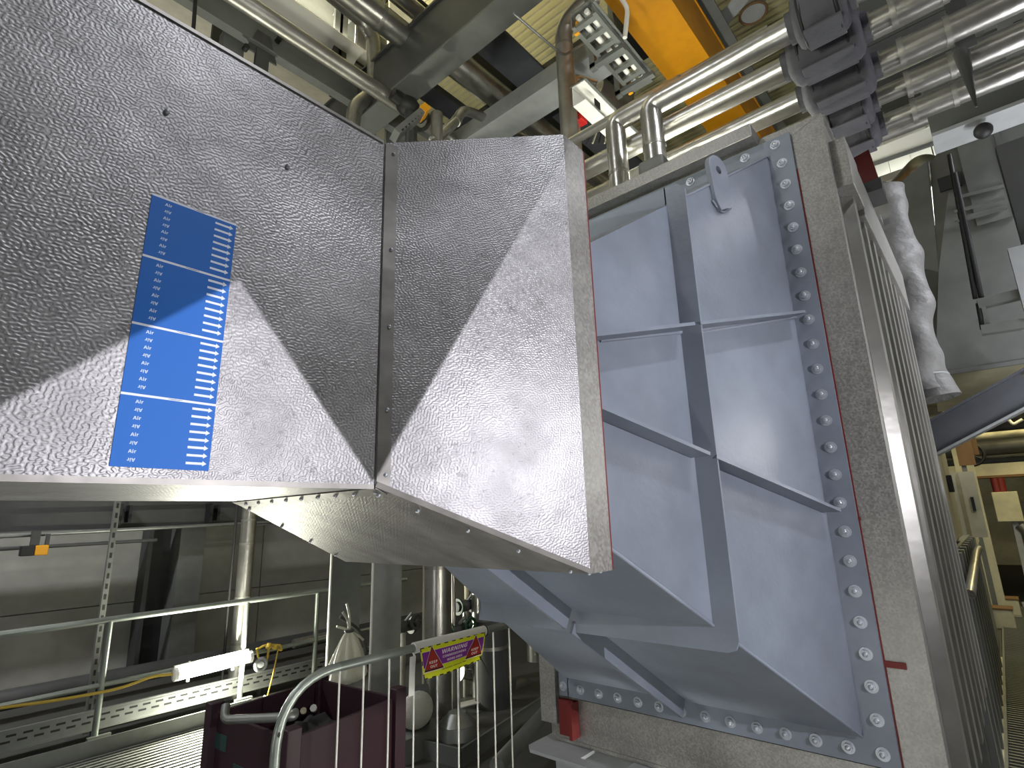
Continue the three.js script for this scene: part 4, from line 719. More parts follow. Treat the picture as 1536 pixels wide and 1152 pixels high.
  for (let k = 0; k < 4; k++) solo('thin_cable', pipe([on('z', -1.6 - k * 0.03, 882 + k * 6, 178), on('z', -1.6 - k * 0.03, 890 + k * 7, 192), on('z', -1.6 - k * 0.03, 880 + k * 9, 215)], 0.006, 0.05, 6), k % 2 ? M.ivory : M.black, ['thin black cable under the pale trunking, leftmost', 'thin cream cable under the pale trunking, left', 'thin black cable under the pale trunking, right', 'thin cream cable under the pale trunking, rightmost'][k], 'cable');
  // yellow crane beam
  const yl = on('y', 3.5, 950, 56).z, ye = on('y', 3.5, 1026, 28).z, g = thing('crane_beam', 'yellow crane runway beam overhead', 'beam'); part(g, 'lower_plate', box(1.6, 9.5, 3.5, 3.52, yl, ye), M.yellow); part(g, 'side_plate', box(1.6, 9.5, 3.52, 3.95, ye - 0.03, ye - 0.01), M.yellow); part(g, 'side_plate', box(1.6, 9.5, 3.52, 3.95, yl + 0.01, yl + 0.03), M.yellow); part(g, 'top_plate', box(1.6, 9.5, 3.95, 3.97, yl, ye), M.yellow);
  const f = on('y', 4.1, 1058, 50), gb = thing('overhead_beam', 'plain grey beam right beside the yellow crane beam', 'beam'); part(gb, 'lower_flange', box(1.6, 9.5, 4.1, 4.12, f.z - 0.16, f.z + 0.18), M.steelMid); part(gb, 'web', box(1.6, 9.5, 4.12, 4.5, f.z - 0.01, f.z + 0.01), M.steelMid);
  const br = on('y', 4.4, 1120, 40), bb = thing('brace', 'pale grey diagonal brace right of the plain grey beam', 'brace'); part(bb, 'angle', sweep(lShape(0.14, 0.14, 0.014), on('y', 4.4, 1068, 66), on('y', 4.4, 1140, -20)), M.steelLight); void br;
  const w0 = on('y', 4.6, 1130, 20); const dr = thing('downlight', 'round fitting with a brass rim high behind the pipes', 'fitting'); part(dr, 'drum', cyl(w0, w0.clone().add(V(0, 0.22, 0)), 0.12), M.steelLight); part(dr, 'rim', ring(w0, 0.12, 0.012, 'y', 24), M.brown);
}
// ---------------------------------------------------------------- pipe row over the casing with valve jackets
{
  const y = 1.8, xs = [2.035, 2.225, 2.47, 2.70, 2.92], r = 0.049;
  const zr = [on('y', y, 968, 152).z, on('y', y, 922, 184).z];
  const names = ['nearest', 'second', 'third', 'fourth', 'farthest'];
  const jz = [[-0.27, -0.08], [-0.34, -0.06], [-0.34, -0.06], [-0.32, -0.1], [-0.36, -0.1]];
  xs.forEach((x, k) => {
    const t = thing('process_pipe', `bright clad pipe crossing over the casing, ${names[k]} of the five with black jackets`, 'pipe', 'clad pipes crossing over the casing'); const end = jz[k][1] + 0.02;
    if (k < 1) part(t, 'cladding', pipe([V(x, 1.42, zr[k]), V(x, y, zr[k]), V(x, y, end)], r, 0.05, 24), M.clad); else part(t, 'cladding', cyl(V(x, y, -3.2), V(x, y, end), r, r, 24), M.clad);
    part(t, 'cladding', cyl(V(x, y, end), V(x, y, 0.02), r * 0.8, r * 0.8, 20), M.clad); part(t, 'cladding', cyl(V(x, y, 0.021), V(x, y, 2.2), r * 1.08, r * 1.08, 28), M.clad, 'wider clad length beyond the jacket');
    for (const z of [0.02, 0.17, 0.52]) part(t, 'band', cyl(V(x, y, z), V(x, y, z + 0.02), r * 1.17, r * 1.17, 28), M.cladDull);
    if (k < 1) { part(t, 'foot_block', box(x - 0.07, x + 0.07, 1.42, 1.5, zr[k] - 0.06, zr[k] + 0.06, 0.02), M.steelMid); part(t, 'band', cyl(V(x, 1.58, zr[k]), V(x, 1.595, zr[k]), r * 1.05, r * 1.05, 24), M.cladDull); }
    // valve jacket: a padded wrap, folded and strapped
    const j = thing('valve_jacket', `black padded valve jacket on the ${names[k]} of the five pipes`, 'jacket', 'valve jackets on the row of pipes'); const [a, b] = jz[k], n = 28, m = 16, R = 0.098, pos = [], idx = [];
    for (let q = 0; q <= m; q++) for (let i = 0; i < n; i++) { const v = q / m, an = i / n * Math.PI * 2, sq = 1 / Math.pow(Math.pow(Math.abs(Math.cos(an)), 4) + Math.pow(Math.abs(Math.sin(an)), 4), 0.16), e = Math.min(1, Math.sqrt(Math.sin(Math.PI * Math.min(1, Math.max(0, v))) * 3.2 + 0.16)); const rr = R * e * (0.93 + 0.07 * sq) * (1 + 0.035 * Math.sin(an * 3 + v * 7 + k) + 0.02 * Math.sin(an * 9 + k * 2)); pos.push(x + Math.cos(an) * rr, y + Math.sin(an) * rr * (1 + 0.1 * Math.sin(k)), a + (b - a) * v); }
    for (let q = 0; q < m; q++) for (let i = 0; i < n; i++) { const c = q * n + i, d = q * n + (i + 1) % n; idx.push(c, d, c + n, d, d + n, c + n); }
    const g = new THREE.BufferGeometry(); g.setAttribute('position', new THREE.Float32BufferAttribute(pos, 3)); g.setIndex(idx); g.computeVertexNormals(); const wrap = part(j, 'padded_wrap', boxUV(g), M.jacket);
    for (const v of [0.2, 0.8]) part(j, 'strap', ring(V(x, y, a + (b - a) * v), R * 0.985, 0.007, 'z', 28), M.black); part(wrap, 'flap', box(x - R * 0.7, x + R * 0.5, y - R * 1.04, y - R * 0.96, a + (b - a) * 0.2, b - (b - a) * 0.15, 0.003), M.jacket);
    for (const s of [-1, 1]) part(j, 'collar', cyl(V(x, y, s < 0 ? a - 0.015 : b - 0.02), V(x, y, s < 0 ? a + 0.02 : b + 0.015), 0.06, 0.06, 20), M.jacket);
  });
  { const p = on('x', 2.13, 922, 184), t = thing('process_pipe', 'short riser pipe bending behind the nearest bright pipe, left of its upright', 'pipe'); part(t, 'cladding', pipe([V(p.x, 1.42, p.z), V(p.x, p.y, p.z), V(p.x, p.y, -0.75)], r, 0.05, 24), M.clad); part(t, 'foot_block', box(p.x - 0.07, p.x + 0.07, 1.42, 1.5, p.z - 0.06, p.z + 0.06, 0.02), M.steelMid); part(t, 'band', cyl(V(p.x, 1.6, p.z), V(p.x, 1.615, p.z), r * 1.05, r * 1.05, 24), M.cladDull); }
  // left continuation of two pipes behind the risers
  along('clad_pipe', 'broad dull clad pipe level behind the two risers', 'z', 'y', 1.75, 900, 222, -3.4, -1.3, 0.06, M.cladDull);
  along('clad_pipe', 'thin bright clad pipe level between the risers', 'z', 'y', 2.1, 940, 166, -2.6, -0.4, 0.026, M.clad);
  along('clad_pipe', 'bright clad pipe high across the top right corner', 'z', 'y', 2.5, 1390, 3, -0.6, 3, 0.055, M.clad, [0.3]);
  along('clad_pipe', 'second bright clad pipe high across the top right', 'z', 'y', 2.45, 1420, 52, -0.4, 3, 0.075, M.clad, [0.35, 0.9]);
  along('clad_pipe', 'lowest long bright clad pipe above the white lit gap', 'z', 'y', 2.2, 1400, 172, -0.3, 3, 0.045, M.clad, [0.2]);
  { const t = thing('platform', 'added dark deck over the clad pipes, darkens the gaps behind them, upper right', 'platform'); for (let k = 0; k < 3; k++) part(t, 'deck_plate', box(1.9 + k * 1.2, 3.09 + k * 1.2, 3.3, 3.33, -0.25, 3), M.steelDark); for (const z of [-0.2, 1.2, 2.6]) part(t, 'joist', box(1.9, 5.5, 3.331, 3.45, z, z + 0.06), M.steelDark); part(t, 'edge_angle', box(1.9, 5.5, 3.25, 3.4, -0.27, -0.251), M.steelMid); }  // added deck: darkens the gaps between pipes and blocks light from above
  // uprights between the pipes
  const s0 = on('z', -0.02, 1307, 90), s1 = thing('rack_post', 'pale steel post between the jackets and the wider clad pipes', 'post'); part(s1, 'channel', sweep(cShape(0.08, 0.09, 0.01), V(s0.x, 1.4, -0.02), V(s0.x, 4.2, -0.02), V(-1, 0, 0.4)), M.galv); part(s1, 'foot', box(s0.x - 0.07, s0.x + 0.07, 1.38, 1.4, -0.09, 0.05), M.galv);
  const d0 = on('z', 0.2, 1442, 95), d1 = thing('rack_post', 'dark steel post across the clad pipes at the upper right', 'post'); part(d1, 'angle', sweep(lShape(0.06, 0.06, 0.008), V(d0.x, 1.75, 0.2), V(d0.x, 4.2, 0.2), V(0, 0, 1)), M.steelDark); part(d1, 'pointed_end', cyl(V(d0.x + 0.02, 1.5, 0.21), V(d0.x + 0.02, 1.76, 0.21), 0.004, 0.028, 8), M.steelDark);
  // perforated tray edge at the frame's right side
  const tr = on('x', 3.2, 1515, 50), pt = thing('perforated_tray', 'pale perforated tray standing on edge at the top right', 'tray'); part(pt, 'plate', box(3.2, 3.21, tr.y - 0.22, tr.y + 0.4, tr.z - 0.035, tr.z + 0.5), M.steelLight); for (let k = 0; k < 5; k++) part(pt, 'slot', box(3.197, 3.2, tr.y - 0.18 + k * 0.1, tr.y - 0.155 + k * 0.1, tr.z + 0.02, tr.z + 0.05), M.black);
  // grey beam across the right, with its hanger
  const bz = on('x', 3.4, 1470, 143), bm = thing('rack_beam', 'grey steel beam crossing above the grey hopper at the right', 'beam'); part(bm, 'front', box(3.4, 3.42, bz.y - 0.13, bz.y + 0.15, bz.z - 0.22, 3), M.steelMid); part(bm, 'lower_flange', box(3.36, 3.56, bz.y - 0.15, bz.y - 0.13, bz.z - 0.22, 3), M.steelLight); part(bm, 'upper_flange', box(3.36, 3.56, bz.y + 0.15, bz.y + 0.17, bz.z - 0.22, 3), M.steelMid);
  const kn = on('x', 3.38, 1475, 196); solo('black_knob', [ball(kn, 0.04, 1, 1, 1, 14), cyl(kn, kn.clone().add(V(0.1, 0.12, 0)), 0.012)], M.black, 'black round knob hanging under the grey beam at the right', 'knob');
  const tr2 = thing('perforated_tray', 'white lit perforated tray below the lowest long clad pipe', 'tray'); const p0 = on('x', 3.9, 1300, 240), p1 = on('x', 3.9, 1450, 185); part(tr2, 'plate', plate([p0.clone().add(V(0, 0.06, 0)), p1.clone().add(V(0, 0.07, 0)), p1.clone().add(V(0, -0.05, 0)), p0.clone().add(V(0, -0.04, 0))], 0.006, V(0, 0.3, 0)), M.white); part(tr2, 'lip', bar(p0.clone().add(V(-0.01, -0.05, 0)), p1.clone().add(V(-0.01, -0.06, 0)), 0.02, 0.02), M.galv);
  const rb = on('x', 2.6, 1296, 252), rs = thing('red_support', 'brick red steel bracket under the farthest valve jacket', 'bracket'); part(rs, 'plate', plate([on('x', 2.6, 1278, 238), on('x', 2.6, 1303, 224), on('x', 2.6, 1318, 268), on('x', 2.6, 1296, 280)], 0.09, V(0, 1, 0)), M.red); part(rs, 'foot', box(rb.x - 0.02, rb.x + 0.14, rb.y - 0.13, rb.y - 0.08, rb.z - 0.03, rb.z + 0.05), M.steelDark);
  // round pale tank head and bright panels in the lit gap
  const th = on('x', 6.5, 1384, 258), tk = thing('clad_vessel', 'rounded shiny vessel end in the white lit gap', 'vessel'); part(tk, 'shell', cyl(th.clone().add(V(0.6, 0, -0.4)), th, 0.17, 0.17, 28), M.clad); part(tk, 'head', ball(th, 0.17, 1, 1, 1, 22), M.clad);
  const bpn = thing('lit_panel_wall', 'white ribbed panels catching the light behind the hopper', 'panel'); for (let k = 0; k < 5; k++) { const a = on('x', 8, 1282 + k * 30, 310 - k * 20); part(bpn, 'panel', box(8, 8.04, a.y - 0.9, a.y + 1.2, a.z - 0.02, a.z + 0.21), M.white); }
}
// ---------------------------------------------------------------- right: fabric sleeve, hopper, brace
{
  const P = (x, y) => on('x', 3.95, x, y);
  const pts = [P(1318, 292), P(1330, 345), P(1343, 400), P(1352, 450), P(1362, 505), P(1376, 552), P(1392, 590)], curve = new THREE.CatmullRomCurve3(pts);
  const g = new THREE.TubeGeometry(curve, 90, 0.138, 40), p = g.attributes.position, nn = g.attributes.normal, uv = g.attributes.uv;
  for (let i = 0; i < p.count; i++) { const u = uv.getX(i), v = uv.getY(i) * 6.28, k = 0.010 * Math.sin(v * 2 + u * 9) + 0.007 * Math.sin(v * 3 - u * 21) + 0.003 * Math.sin(u * 50 + v * 2) + 0.006 * Math.sin(v + u * 27); p.setXYZ(i, p.getX(i) + nn.getX(i) * k, p.getY(i) + nn.getY(i) * k, p.getZ(i) + nn.getZ(i) * k); }
  g.computeVertexNormals();
  const t = thing('fabric_sleeve', 'crumpled silver grey fabric sleeve hanging between the fluted casing and the grey hopper', 'sleeve'); part(t, 'crumpled_wrap', boxUV(g), M.foil);
  part(t, 'lower_cuff', cyl(P(1386, 566), P(1400, 600), 0.115, 0.135, 24), M.foil); part(t, 'upper_cap', ball(P(1316, 296), 0.12, 1, 0.7, 1, 20), M.foil); part(t, 'wall_bracket', box(3.7, 3.96, P(1330, 345).y - 0.03, P(1330, 345).y, -0.25, P(1330, 345).z), M.galv); part(t, 'tie', ring(P(1385, 566), 0.118, 0.006, 'y', 24), M.steelLight);
  const x = 5, Q = (a, b, d = 0) => on('x', x + d, a, b);
  const h = thing('grey_hopper', 'big grey sheet metal hopper with folded facets at the right edge', 'hopper');
  const zr = 2.4, yb = Q(1403, 565).y, yt = Q(1480, 175).y, A = Q(1403, 565), R = V(x, yb, zr), Tn = Q(1432, 185), TR = V(x, yt, zr), L1 = Q(1345, 285), K = Q(1360, 320), S = Q(1408, 408);
  part(h, 'front_sheet', plate([A, R, TR, V(x, yt, Tn.z), S], 0.02, V(0, 0, 0)), M.steelMid);
  part(h, 'left_sheet', plate([S, V(x, yt, Tn.z), Q(1395, 245, 0.1)], 0.02), M.steelMid); part(h, 'left_sheet', plate([S, Q(1395, 245, 0.1), Q(1340, 282, 0.12), Q(1362, 400, 0.12)], 0.02), M.steelMid); part(h, 'left_sheet', plate([S, Q(1362, 400, 0.12), Q(1388, 560, 0.1), A], 0.02), M.steelMid);
  part(h, 'underside', plate([A, R, V(x + 1.6, yb - 0.05, zr), V(x + 1.6, yb - 0.05, A.z - 0.1)], 0.02, V(0, -9, 0)), M.ivory, 'cream underside'); part(h, 'lower_rim', bar(V(x - 0.012, yb + 0.01, A.z), V(x - 0.012, yb + 0.01, zr), 0.02, 0.03), M.galv);
  // access door with latches on the front
  const d0 = Q(1432, 212), d1 = Q(1506, 330), D = x - 0.012; part(h, 'access_door', box(D - 0.02, D, d1.y, d0.y - 0.05, Q(1440, 240).z, Q(1503, 240).z), M.steelMid); part(h, 'door_rim', [box(D - 0.03, D - 0.02, d0.y - 0.07, d0.y - 0.05, Q(1440, 240).z, Q(1503, 240).z), box(D - 0.03, D - 0.02, d1.y, d0.y - 0.05, Q(1500, 240).z, Q(1503, 240).z + 0.02)], M.galv);
  for (const [y0, l] of [[296, 0], [328, 0]]) { const q0 = Q(1432, y0 + 6), q1 = Q(1506, y0 - 12); part(h, 'bar', bar(V(D - 0.04, q0.y, q0.z), V(D - 0.04, q1.y, q1.z), 0.02, 0.025), M.galv); void l; }
  const sq = Q(1423, 275); part(h, 'black_plate', box(D - 0.02, D, sq.y - 0.06, sq.y + 0.05, sq.z - 0.06, sq.z + 0.07), M.black);
  // slotted frame in front of the hopper
  const X = 4.2, F = (a, b) => on('x', X, a, b), fr = thing('strut_rack', 'galvanised strut frame standing in front of the grey hopper', 'frame');
  const u0 = F(1424, 232), u1 = F(1467, 455); part(fr, 'rod', cyl(u0, F(1463, 448), 0.012, 0.012, 8), M.black); part(fr, 'rod', cyl(F(1432, 260), F(1472, 446), 0.014, 0.014, 8), M.black);
  for (const [a, b, c, d] of [[1467, 457, 1530, 440], [1472, 496, 1536, 486]]) part(fr, 'crossbar', bar(F(a, b), F(c + 20, d - 3), 0.06, 0.055), M.galv);
  const pz = F(1524, 300).z; part(fr, 'upright', box(X + 0.03, X + 0.12, F(1524, 430).y - 0.1, F(1524, 205).y, pz - 0.02, pz + 0.15), M.steelDark); const pl = F(1532, 430); part(fr, 'pale_upright', box(X - 0.08, X - 0.03, F(1530, 490).y, F(1530, 400).y + 0.1, pl.z - 0.02, pl.z + 0.2), M.steelLight); part(fr, 'end_plate', box(X - 0.01, X + 0.02, F(1478, 490).y, F(1478, 460).y, F(1474, 470).z, F(1481, 470).z), M.galv); part(fr, 'link', cyl(u1, F(1474, 494), 0.012, 0.012, 8), M.black);
  for (const [a, b] of [[1432, 318], [1437, 332]]) { const q0 = F(a, b), q1 = F(a + 74, b - 21); part(fr, 'rail', bar(q0, q1, 0.016, 0.018), M.galv); }
  // diagonal brace beam
  const b0 = on('x', 4.6, 1372, 672), b1 = on('x', 4.6, 1548, 578), bt = thing('brace_beam', 'dark blue grey diagonal brace below the grey hopper', 'brace'); part(bt, 'web', bar(b0, b1, 0.02, 0.2), M.steelBlue); part(bt, 'flange', bar(b0.clone().add(V(0.02, -0.11, 0)), b1.clone().add(V(0.02, -0.11, 0)), 0.14, 0.015), M.steelLight); part(bt, 'flange', bar(b0.clone().add(V(0.02, 0.11, 0)), b1.clone().add(V(0.02, 0.11, 0)), 0.14, 0.015), M.steelBlue);
}
// ---------------------------------------------------------------- far right: the corridor beyond the casing
{
  // next machine along the corridor: ribbed lower side, cream doors
  const m = thing('far_enclosure', 'cream enclosure with doors farther along the corridor', 'enclosure'); const z = -0.3;
  part(m, 'lower_side', box(4.6, 8.3, FLOOR + 0.05, -0.35, -1.5, z - 0.02), M.galv); for (let k = 0; k < 10; k++) part(m, 'rib', box(4.65 + k * 0.36, 4.75 + k * 0.36, FLOOR + 0.05, -0.36, z - 0.019, z + 0.02), M.galv);
  part(m, 'plinth', box(4.6, 8.4, FLOOR, FLOOR + 0.05, -1.5, z + 0.02), M.ivory);
  part(m, 'upper_side', box(4.6, 7, -0.34, 0.8, -1.5, z - 0.06), M.steelLight); 
  const d0 = on('z', z, 1404, 700), d1 = on('z', z, 1430, 760); part(m, 'door', box(Math.min(d0.x, 5.1), 6.2, -0.3, 0.62, z - 0.058, z - 0.02, 0.01), M.ivory); const leaf = part(m, 'door', box(6.23, 7.0, -0.3, 0.62, z - 0.058, z - 0.02, 0.01), M.ivory); part(leaf, 'handle', box(6.3, 6.33, 0.1, 0.25, z - 0.02, z + 0.02, 0.006), M.black); void d1;
  const p = thing('cream_cabinet', 'cream open cabinet door beyond the far enclosure', 'cabinet'); const c0 = on('x', 8.5, 1437, 708), c1 = on('x', 8.5, 1466, 707), c2 = on('x', 8.5, 1483, 806); part(p, 'door_leaf', box(8.5, 8.54, c2.y, c0.y, c0.z, c2.z), M.ivory); part(p, 'cabinet_body', box(8.56, 9.6, c2.y - 0.1, c0.y, c0.z - 0.5, c0.z + 0.02), M.ivory); part(p, 'base', box(8.6, 9.5, FLOOR, c2.y - 0.1, c0.z - 0.45, c0.z), M.galv); void c1; part(p, 'handle', box(8.47, 8.5, (c0.y + c2.y) / 2 - 0.08, (c0.y + c2.y) / 2 + 0.08, c0.z + 0.06, c0.z + 0.09), M.black);
  solo('side_pipe', pipe([V(4.55, -0.55, z + 0.06), V(6.3, -0.4, z + 0.08), V(6.9, -0.42, z + 0.08)], 0.03, 0.3, 12), M.clad, 'bright bent pipe along the side of the far enclosure', 'pipe');
  const gr = thing('corridor_grating', 'pale grating floor strip along the corridor', 'grating'); const gb = []; for (let x = 3.8; x < 12.5; x += 0.06) gb.push(box(x, x + 0.02, FLOOR + 0.004, FLOOR + 0.03, -0.26, 1.6)); part(gr, 'bars', gb, M.grate).userData.kind = 'stuff'; part(gr, 'edge_bar', box(3.8, 12.5, FLOOR, FLOOR + 0.04, -0.28, -0.262), M.galv);
  for (const [x, w, zz, l] of [[10.5, 0.3, -0.18, 'small cream box on the corridor floor beside the cabinet'], [11.6, 0.3, -0.1, 'second small cream box farther along the corridor']]) { const t = thing('floor_box', l, 'box'); part(t, 'body', box(x, x + w, FLOOR, FLOOR + 0.25, zz - 0.2, zz + 0.05, 0.01), M.ivory); part(t, 'lid', box(x - 0.01, x + w + 0.01, FLOOR + 0.252, FLOOR + 0.27, zz - 0.21, zz + 0.06), M.brown); }
  // end of the corridor: pipes, handwheel, boxes
  const E = (a, b, x = 13) => on('x', x, a, b); const names = ['topmost', 'second', 'third', 'fourth', 'fifth', 'lowest'];
  [[590, 0.09, M.cladDull], [612, 0.07, M.galv], [636, 0.16, M.black], [652, 0.06, M.ivory], [668, 0.14, M.steelDark], [686, 0.1, M.steelMid]].forEach(([py, r, mat], k) => { const c = E(1500, py); solo('far_pipe', cyl(V(13 + (k % 3) * 0.4, c.y, -1.0), V(13 + (k % 3) * 0.4, c.y, 3.5), r, r, 16), mat, `${names[k]} of six level pipes at the far end of the corridor`, 'pipe'); });
  const hw = E(1455, 682, 12.5), wheel = thing('handwheel', 'dark handwheel at the far end of the corridor', 'handwheel'); part(wheel, 'rim', ring(hw, 0.19, 0.025, 'x', 24), M.black); for (const a of [0, 1.05, 2.1]) part(wheel, 'spoke', cyl(hw.clone().add(V(0, Math.cos(a) * 0.19, Math.sin(a) * 0.19)), hw.clone().add(V(0, -Math.cos(a) * 0.19, -Math.sin(a) * 0.19)), 0.015), M.black); part(wheel, 'stem', cyl(hw, hw.clone().add(V(0.6, 0, 0)), 0.03), M.steelDark);
  const fb = thing('far_beam', 'broad cream beam under the level pipes at the corridor end', 'beam'); const f0 = E(1480, 696, 13.2), f1 = E(1480, 714, 13.2); part(fb, 'face', box(13.2, 13.4, f1.y, f0.y, -0.9, 3.5), M.ivory); part(fb, 'flange', box(13.1, 13.5, f1.y - 0.04, f1.y, -0.9, 3.5), M.brown);
  const fc = thing('far_column', 'cream column left of the dark handwheel', 'column'); const q = E(1440, 660, 11.5); part(fc, 'shaft', box(11.5, 11.7, FLOOR, 3.4, q.z - 0.14, q.z + 0.1), M.ivory); part(fc, 'side', box(11.52, 11.68, 0.75, 3.4, q.z + 0.101, q.z + 0.2), M.brown); part(fc, 'foot', box(11.4, 11.8, FLOOR, FLOOR + 0.04, q.z - 0.2, q.z + 0.25), M.steelMid);
  const bx = thing('pale_box', 'pale upright box standing at the corridor end', 'box'); const b0 = E(1510, 760, 12.8); part(bx, 'body', box(12.8, 13.1, b0.y - 0.25, b0.y + 0.25, b0.z - 0.16, b0.z + 0.18, 0.01), M.ivory); part(bx, 'stand', [box(12.9, 13.0, FLOOR, b0.y - 0.25, b0.z + 0.02, b0.z + 0.1), box(12.85, 13.05, FLOOR, FLOOR + 0.05, b0.z - 0.1, b0.z + 0.25)], M.steelLight); part(bx, 'pipe_bend', pipe([V(12.9, b0.y - 0.3, b0.z + 0.12), V(12.9, b0.y - 0.6, b0.z + 0.3), V(12.9, FLOOR + 0.1, b0.z + 0.2)], 0.09, 0.2, 14), M.cladDull);
  for (const [px, l] of [[1492, 'left red brown pipe standing at the corridor end'], [1500, 'right red brown pipe standing at the corridor end']]) { const a = E(px, 720, 13.05), b = E(px + 6, 745, 13.05); solo('red_pipe', cyl(V(13.05, f1.y - 0.05, a.z), V(13.05, b.y - 0.3, b.z), 0.06), M.red, l, 'pipe'); }
  const mc = thing('far_machine', 'dark machine with a grey frame at the right of the corridor end', 'machine'); const w = E(1528, 780, 13); part(mc, 'body', box(13.4, 14, FLOOR + 0.2, w.y + 0.3, w.z - 0.05, w.z + 1.5, 0.02), M.steelDark); part(mc, 'frame', [box(13.34, 13.39, FLOOR, w.y + 0.35, w.z - 0.1, w.z - 0.04), box(13.34, 13.39, w.y - 0.2, w.y - 0.12, w.z - 0.1, w.z + 1.5)], M.steelLight); part(mc, 'skid', box(13.3, 14.1, FLOOR, FLOOR + 0.19, w.z - 0.1, w.z + 1.5), M.steelMid);
  const bp = thing('brown_plate', 'brown board on the wall beside the far column', 'board'); const bb = E(1436, 640, 10.9); part(bp, 'board', box(10.9, 10.93, bb.y - 0.6, bb.y + 0.5, bb.z - 0.08, bb.z + 0.12), M.brown); part(bp, 'rail', box(10.93, 10.97, FLOOR, bb.y + 0.55, bb.z - 0.06, bb.z), M.steelMid);
  for (const [y, zz] of [[600, 0.9], [625, 1.3]]) solo('white_hose', pipe([E(1520, y - 15, 12.6), E(1508, y, 12.6), E(1520, y + 12, 12.6), E(1534, y + 4, 12.6)], 0.025, 0.3, 8), M.white, y === 600 ? 'upper white hose looped over the far pipes' : 'lower white hose looped over the far pipes', 'hose');
}
// ---------------------------------------------------------------- unseen and added lamps, unseen shading sheet behind the viewpoint
{
  const L = LAMP.flood, t = thing('unseen_flood_lamp', 'unseen small lamp behind the viewpoint, placed to light the lower duct', 'lamp'), p = V(...L.at), aim = V(...L.aim), d = aim.clone().sub(p).normalize();  // out of view; stands where it throws the shade edges on the duct
  part(t, 'housing', cyl(p.clone().addScaledVector(d, -0.1), p.clone().addScaledVector(d, -0.012), 0.035, 0.03, 20), M.black); part(t, 'glowing_lens', cyl(p.clone().addScaledVector(d, -0.011), p.clone().addScaledVector(d, -0.008), 0.012, 0.012, 16), M.lamp); part(t, 'pole', cyl(V(p.x + 0.03, FLOOR + 0.02, p.z + 0.08), V(p.x + 0.03, p.y - 0.02, p.z + 0.08), 0.012), M.black); part(t, 'foot', cyl(V(p.x + 0.03, FLOOR, p.z + 0.08), V(p.x + 0.03, FLOOR + 0.02, p.z + 0.08), 0.16), M.black);
  const s = new THREE.SpotLight(0xfaf7ff, L.power, 0, 1.1, 0.4, 2); s.name = 'lamp_beam'; s.position.copy(p); s.target.position.copy(aim); s.castShadow = true; s.shadow.radius = 0.06; t.add(s); t.add(s.target); s.target.name = 'aim_point';
  // unseen sheet: its lower edge is shaped to shade the upper duct
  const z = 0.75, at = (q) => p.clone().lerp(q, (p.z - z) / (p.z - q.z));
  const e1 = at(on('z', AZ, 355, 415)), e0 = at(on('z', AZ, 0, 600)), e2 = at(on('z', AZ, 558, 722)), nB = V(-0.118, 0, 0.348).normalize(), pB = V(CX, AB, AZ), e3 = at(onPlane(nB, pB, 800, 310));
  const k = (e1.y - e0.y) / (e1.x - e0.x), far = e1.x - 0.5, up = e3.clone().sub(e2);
  const c = thing('unseen_shade_sheet', 'unseen dark sheet behind the viewpoint, shaped to shade the upper duct', 'unseen_shade_sheet'); part(c, 'cloth', plate([V(far, e1.y - k * 0.5, z), e1, e2, e2.clone().addScaledVector(up, 1.75), V(e2.x + up.x * 1.75, 1.3, z), V(far, 1.3, z)], 0.004, V(0, 0, 9)), M.rubber); part(c, 'rail', cyl(V(far - 0.05, 1.31, z), V(e2.x + up.x * 1.75 + 0.05, 1.31, z), 0.012), M.galv); part(c, 'rail_post', cyl(V(far - 0.06, FLOOR, z), V(far - 0.06, 1.32, z), 0.014), M.galv);
  unseenBatten('unseen lamp low behind the viewpoint to the right, placed for the sheen on the transition', V(...LAMP.side.at), LAMP.side.length, 'x', V(-0.45, 0, -1), LAMP.side.power, M.lamp, 0xfafaf4, 0.14);  // out of view; set where the sheen on the near plate points
  const cl = LAMP.ceiling.power;
  unseenBatten('unseen ceiling lamp over the viewpoint, placed to light the hall', V(1.6, 4.2, 2.2), 1.5, 'x', V(0, -1, 0), cl * 1.3, M.lamp, 0xf6f7ff, 0.2);  // out of view, general light from above
  unseenBatten('unseen lamp high at the right, placed to light the transition and pipes', V(4.6, 2.9, 2.2), 1.8, 'z', V(0, -1, 0), cl * 1.8, M.lamp, 0xf6f7ff, 0.2);  // out of view, lights the transition from the right
  unseenBatten('unseen ceiling lamp on the left, placed to light the hall', V(-2.4, 4.2, -2.0), 1.5, 'x', V(0, -1, 0), cl * 0.35, M.lamp, 0xf6f7ff, 0.2);  // out of view, weak light from the left
  unseenBatten('unseen lamp above the walkway, placed to light the left wall', V(-0.5, 3.6, -6.2), 1.8, 'x', V(0.2, -1, -0.5), cl * 3.4, M.lamp, 0xf6f7ff, 0.2);  // out of view, lights wall and walkway
  unseenBatten('added fill lamp on top of the insulated duct, brightens the overhead beams', V(-0.3, 0.69, -0.9), 1.3, 'x', V(0, 1, -0.25), 190, M.lamp, 0xf6f7e8, 0.14);  // added fill for the beams overhead, hidden by the duct
  unseenBatten('unseen upward lamp below the clad pipes, placed for their highlights', V(3.3, 0.1, 0.9), 1.3, 'z', V(0.25, 1, 0.35), 75, M.lamp, 0xf6f7ff, 0.16);  // out of view; gives the clad pipes their highlight lines
  unseenBatten('added fill lamp on the floor, brightens the underside of the transition', V(0.75, -1.6, -0.7), 0.9, 'x', V(0.15, 1, 0), 16, M.lamp, 0xf8f7ee, 0.12);  // added fill from below for the bottom plate
  unseenBatten('unseen lamp under the casing, placed to light the thick clad pipe and pumps', V(2.35, -1.2, -0.6), 0.9, 'x', V(0.2, 0.15, -1), 150, M.lamp, 0xfbfaee, 0.12);  // out of view, lights pipes and pumps behind the barrier
